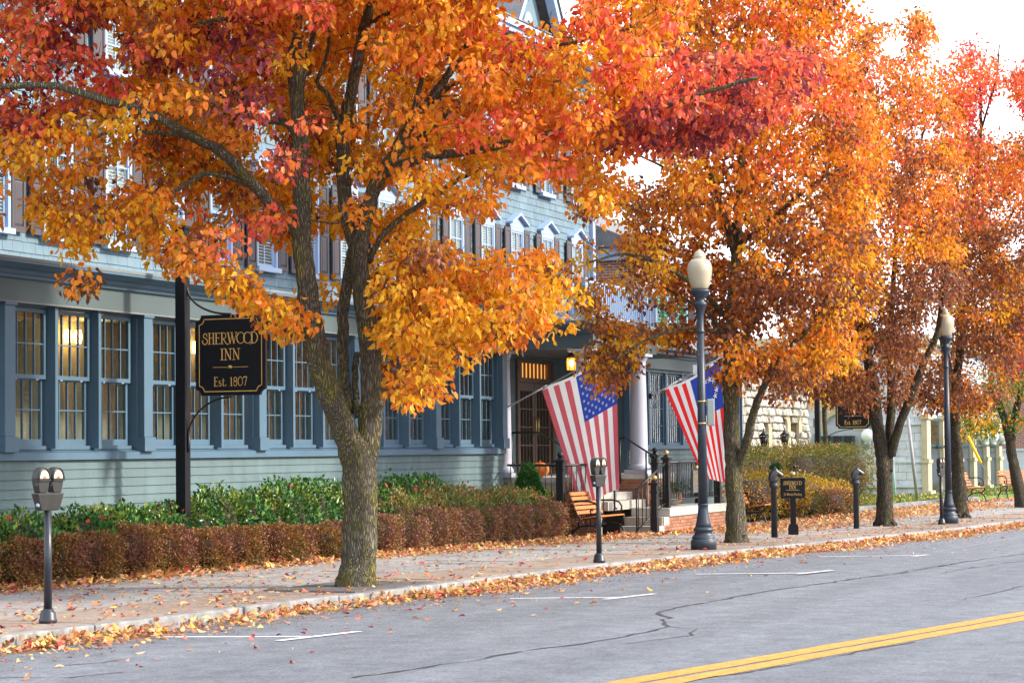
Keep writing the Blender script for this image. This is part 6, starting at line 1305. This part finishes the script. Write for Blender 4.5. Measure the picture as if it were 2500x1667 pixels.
LB4 = [([(2322, 1000, 0), (2292, 985, -.3), (2260, 968, -.5), (2225, 955, -.7)], 15, 7), ([(2350, 720, .2), (2420, 620, .3), (2480, 500, .4)], 11, 4), ([(2360, 600, .2), (2340, 480, 0), (2330, 380, 0)], 10, 4), ([(2395, 320, .2), (2430, 200, .2), (2440, 110, .2)], 6, 3)]
CR4 = [(2290, 180), (2370, 110), (2400, 190), (2440, 100), (2430, 230), (2480, 170), (2560, 160), (2580, 780), (2480, 860), (2440, 960), (2380, 1000), (2300, 1000), (2230, 990), (2240, 900), (2310, 800), (2310, 620), (2300, 420)]
HO4 = [(2420, 300, 24), (2310, 300, 16), (2300, 420, 26), (2330, 450, 18), (2440, 260, 30), (2490, 300, 26), (2480, 600, 14), (2290, 840, 22), (2400, 930, 16), (2350, 880, 16), (2480, 110, 40)]
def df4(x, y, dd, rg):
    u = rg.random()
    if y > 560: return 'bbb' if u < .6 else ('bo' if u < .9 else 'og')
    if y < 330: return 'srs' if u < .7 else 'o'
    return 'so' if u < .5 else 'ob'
tree('street_tree', 'fourth autumn tree right behind the far lamp post, thin reddish top', (2343, 1264), T4, LB4, CR4, HO4, [], df4, 850, 40, .108, 2.6, .38, 4, M_bark2, 4)
T5 = [([(2497, 1236, 0), (2484, 1180, 0), (2470, 1110, 0), (2464, 1070, 0), (2450, 1015, 0), (2430, 970, 0), (2410, 945, 0)], 34, 12), ([(2466, 1085, 0), (2480, 1010, .1), (2496, 940, .2), (2510, 860, .2)], 22, 10)]
CR5 = [(2385, 1000), (2400, 930), (2430, 880), (2455, 760), (2560, 700), (2600, 1040), (2480, 1050), (2440, 1010)]
ZN5 = [([(2430, 680), (2600, 680), (2600, 910), (2430, 910)], 'rrrn', False)]
tree('street_tree', 'leaning far-right tree with pruning scars and red, green and orange leaves', (2495, 1238), T5, [], CR5, [(2500, 980, 14)], ZN5, lambda x, y, dd, rg: 'nno' if rg.random() < .7 else 'on', 150, 40, .11, 2.0, .45, 5, M_bark2, 4)
T6 = [([(2338, 1205, 0), (2338, 1120, 0), (2336, 1060, 0)], 22, 14)]
CR6 = [(2180, 1040), (2240, 980), (2330, 960), (2420, 990), (2440, 1050), (2380, 1062), (2320, 1075), (2230, 1062)]
tree('lawn_tree', 'low spreading yellow-green tree on the lawn behind the far lamp', (2352, 1204), T6, [], CR6, [], [], lambda x, y, dd, rg: 'nng' if rg.random() < .75 else 'og', 120, 40, .12, 1.6, .42, 6, M_bark2, 4, group=None)
T7 = [([(2020, 1215, 0), (2016, 1080, 0), (2010, 960, 0), (2008, 900, 0)], 16, 8)]
CR7 = [(1920, 960), (1930, 880), (1990, 830), (2070, 850), (2080, 950), (2040, 985), (1960, 985)]
tree('golden_tree', 'bright golden tree beyond the tall hedge, in front of the stone building', (2020, 1217), T7, [], CR7, [], [], lambda x, y, dd, rg: 'gg', 90, 40, .11, 1.6, .42, 7, M_bark2, 4, group=None)
# ================================================================== FALLEN LEAVES
LIT = np.array([1.0, 1.12, 1.5])*np.array([(.62, .30, .10), (.66, .36, .14), (.60, .24, .06), (.55, .22, .08), (.70, .40, .12), (.52, .25, .12), (.40, .16, .07), (.70, .34, .05), (.62, .20, .05), (.45, .05, .04), (.26, .02, .03), (.72, .45, .08), (.56, .14, .08)])
LW = np.array([1.6, 1.6, 1.3, 1.2, 1.2, 1, .7, 1, .9, .45, .3, .7, .5]); LW /= LW.sum()
def scatter(n, sfun, base_z, size=.088, heap=None, red=0.0, tilt=.35):
    s, nn, z = sfun(n); n = len(s); P = np.stack([K0[0]+s*KD[0]+nn*KN[0], K0[1]+s*KD[1]+nn*KN[1], np.zeros(n)], 1)
    P[:, 2] = np.array([gz(x) for x in P[:, 0]])+base_z+z+.012
    th = RNG.random(n)*2*pi; A = np.stack([np.cos(th), np.sin(th), RNG.normal(0, tilt, n)], 1)
    NB = np.stack([RNG.normal(0, tilt, n), RNG.normal(0, tilt, n), np.ones(n)], 1)
    w = LW.copy()
    if red: w[[9, 10, 12, 8]] += red; w /= w.sum()
    c = LIT[RNG.choice(len(LIT), n, p=w)]*RNG.uniform(.75, 1.2, (n, 1)); z_ = size*RNG.uniform(.5, 1.25, n); cu = RNG.uniform(-2.5, 2.5, n)
    return P, A, z_, c, NB, cu
M_fl = mk_leaf('fallen_leaf', .2, .6)
def add_stuff(name, D): return stuff(link(name, leaf_mesh(name, D[0], D[1], D[2], np.clip(D[3], 0, .9), M_fl, 7, NB=D[4], curl=D[5])))
def gut(n):
    s = RNG.uniform(-8, 46, n); w = .42+.13*np.sin(s*.9)+.10*np.sin(s*2.3+1)+.11*(s > 9); q = np.abs(RNG.normal(0, .5, n)); nn = -.155-np.minimum(q, 2.6)*w
    k = RNG.random(n) < .35+.45*(np.sin(s*1.7)+np.sin(s*.63+2)+np.sin(s*4.1+1)+1.2)/3+.25*(s > 9)
    s, nn, q = s[k], nn[k], q[k]; z = np.maximum(0, .085*(1-q/1.1))*RNG.random(len(s)); return s, nn, z
add_stuff('gutter_leaves', scatter(17500, gut, ROADZ, .088, tilt=.5))
def hed(n):
    s = RNG.uniform(-8, 24.5, n); q = np.abs(RNG.normal(0, .5, n)); nn = 4.42-q*.55+.05*np.sin(s*2); z = np.maximum(0, .09*(1-q))*RNG.random(n); return s, nn, z
add_stuff('hedge_foot_leaves', scatter(6200, hed, 0, .086, tilt=.55))
def bed(n): s = RNG.uniform(-8, 24.5, n); return s, RNG.uniform(4.4, 6.3, n), np.zeros(n)
add_stuff('bed_leaves', scatter(2600, bed, -.045, .09, tilt=.5))
def rightbed(n):
    s = RNG.uniform(27, 51, n); q = RNG.random(n)**1.3; nn = 4.5-q*2.2+np.where(s > 34, .6, 0)+RNG.normal(0, .15, n); return s, nn, RNG.random(n)*.04*(1-q)
add_stuff('bench_side_leaves', scatter(5200, rightbed, .003, .09, tilt=.5))
def stairs(n): s = RNG.uniform(24.5, 33.5, n); return s, 4.55-np.abs(RNG.normal(0, .30, n)), RNG.random(n)*.03
add_stuff('step_foot_leaves', scatter(1500, stairs, .004, .09, tilt=.5))
def lawnl(n): s = RNG.uniform(44, 80, n); return s, LN+.1+np.abs(RNG.normal(0, 3.0, n)), np.zeros(n)
add_stuff('lawn_leaves', scatter(2600, lawnl, .075, .12, tilt=.4))
def drv(n): s = RNG.uniform(41.8, 64, n); return s, LN-.4-np.abs(RNG.normal(0, 1.0, n)), np.zeros(n)
add_stuff('drive_leaves', scatter(1500, drv, .004, .12, tilt=.4))
def bits(n):
    s = RNG.uniform(-8, 46, n); nn = np.where(RNG.random(n) < .55, -.16-np.abs(RNG.normal(0, .55, n)), np.where(RNG.random(n) < .5, 4.35-np.abs(RNG.normal(0, .5, n)), RNG.uniform(0, 4.3, n))); return s, nn, np.where(nn < -.15, ROADZ, 0)
D0 = scatter(9000, bits, 0, .034, tilt=.15); add_stuff('leaf_crumbs', (D0[0], D0[1], D0[2], D0[3]*np.array([.55, .5, .55]), D0[4], D0[5]))
# grass blades on the lawn
n = 26000; s = RNG.uniform(44, 84, n); q = LN+.05+RNG.random(n)**1.3*10; P = np.stack([K0[0]+s*KD[0]+q*KN[0], K0[1]+s*KD[1]+q*KN[1], np.full(n, -.153+.07)], 1)
A = np.stack([RNG.normal(0, .35, n), RNG.normal(0, .35, n), np.ones(n)], 1); stuff(link('grass', leaf_mesh('grass', P, A, RNG.uniform(.04, .085, n), np.array([.12, .20, .03])*RNG.uniform(.6, 1.5, (n, 1)), mk_leaf('grass_blade', .3), 4)))
# loose leaves on the walk and road: the 300 nearest are single things
def loose(n):
    s = np.concatenate([RNG.uniform(-7, 10, n//3), RNG.uniform(-7, 46, n-n//3)]); nn = np.where(RNG.random(n) < .88, RNG.uniform(.0, 4.2, n), -.5-np.abs(RNG.normal(0, 1.1, n))); return s, nn, np.where(nn < -.15, ROADZ, 0)
D = scatter(3000, loose, 0, .085, red=.10, tilt=.22)
flat = (RNG.random(3000) < .45); dep = (D[0]-EYE)@CF; order = np.argsort(dep); px = 1250+((D[0]-EYE)@CR)/dep*FPX
order = [i for i in order if px[i] > 0][:300]; one = set(order)
names = {9: 'red', 10: 'dark maroon', 12: 'rust', 8: 'orange'}
cache = {}
for i in order:
    lum = D[3][i]; red = lum[1] < .075; key = tuple(np.round(lum*8)/8)+(round(float(D[5][i])),)
    if key not in cache: cache[key] = leaf_mesh('fallen_leaf', np.zeros((1, 3)), np.array([[1.0, 0, 0]]), [1.0], [lum], M_fl, 7, NB=np.array([[0, 0, 1.0]]), curl=[float(D[5][i])])
    onroad = sn(D[0][i])[1] < -.15
    o = bpy.data.objects.new('fallen_leaf', cache[key]); COL.objects.link(o); o.location = Vector(D[0][i]); o.rotation_euler = (RNG.normal(0, .2), RNG.normal(0, .2), RNG.random()*6.28); o.scale = (float(D[2][i]),)*3
    what = 'red or maroon' if red else ('golden yellow' if lum[1] > .33 else 'tan or orange')
    tag(o, f'single {what} fallen leaf lying loose on the ' + ('grey road' if onroad else 'pavement slabs'), 'leaf', f'{what} loose leaves on the ' + ('road' if onroad else 'pavement'))
rest = np.array([i not in one for i in range(3000)]); add_stuff('loose_leaves', tuple(a[rest] for a in D))
# ================================================================== ACROSS THE STREET (seen only as reflections in the glass)
E_ = thing('brick_building', 'long red brick building across the road, seen mirrored in the inn windows', 'building', (95, -26, -.2))
b = MB(); b.box((62, -40, -.5), (190, -30, 9)); b.build('wall', mk_courses('far_tan_brick', (.52, .40, .32), (.44, .32, .25), (.55, .5, .45), .22, .075), E_); b = MB(); b.box((61.7, -40.2, 9), (190.3, -29.7, 9.5)); b.build('cornice', M_cream, E_)
for k in range(23):
    for z0 in (1.0, 5.2): b = MB(); x = 65+k*5.2; b.box((x, -30.05, z0), (x+1.5, -29.95, z0+2.4)); b.build('window', M_dglass, E_)
def far_tree(x, y, seed, lab):
    rg = np.random.default_rng(seed); t = thing('roadside_tree', lab, 'tree', (x, y, -.15), 'orange trees across the road'); b = MB(); b.tube([(x, y, -.3), (x+.1, y, 1.5), (x, y, 4.5)], [.22, .18, .08], 10); b.build('trunk', M_bark2, t)
    n = 5200; d = unit(rg.normal(size=(n, 3))); r = rg.random((n, 1))**.5; P = np.array([x, y, 5.0])+d*r*np.array([4.6, 3.6, 3.9]); cl = (np.sin(P[:, 0]*2)+np.sin(P[:, 1]*2.3)+np.sin(P[:, 2]*2.1)) > -.9; P = P[cl]; n = len(P)
    stuff(link('foliage', leaf_mesh('foliage', P, rg.normal(size=(n, 3))+[0, 0, -.5], rg.uniform(.2, .34, n), np.array(GOLDL+ORNG+BROW)[rg.integers(0, 13, n)], M_tl, 4), t))
for i, (x, y) in enumerate(((70, -13), (83, -15), (97, -16), (111, -17.5), (126, -19), (143, -21))): far_tree(x, y, 200+i, ['orange tree across the road nearest the inn, seen in reflections', 'second orange tree across the road in reflections', 'third orange tree across the road in reflections', 'fourth orange tree across the road in reflections', 'fifth orange tree across the road in reflections', 'farthest orange tree across the road in reflections'][i])
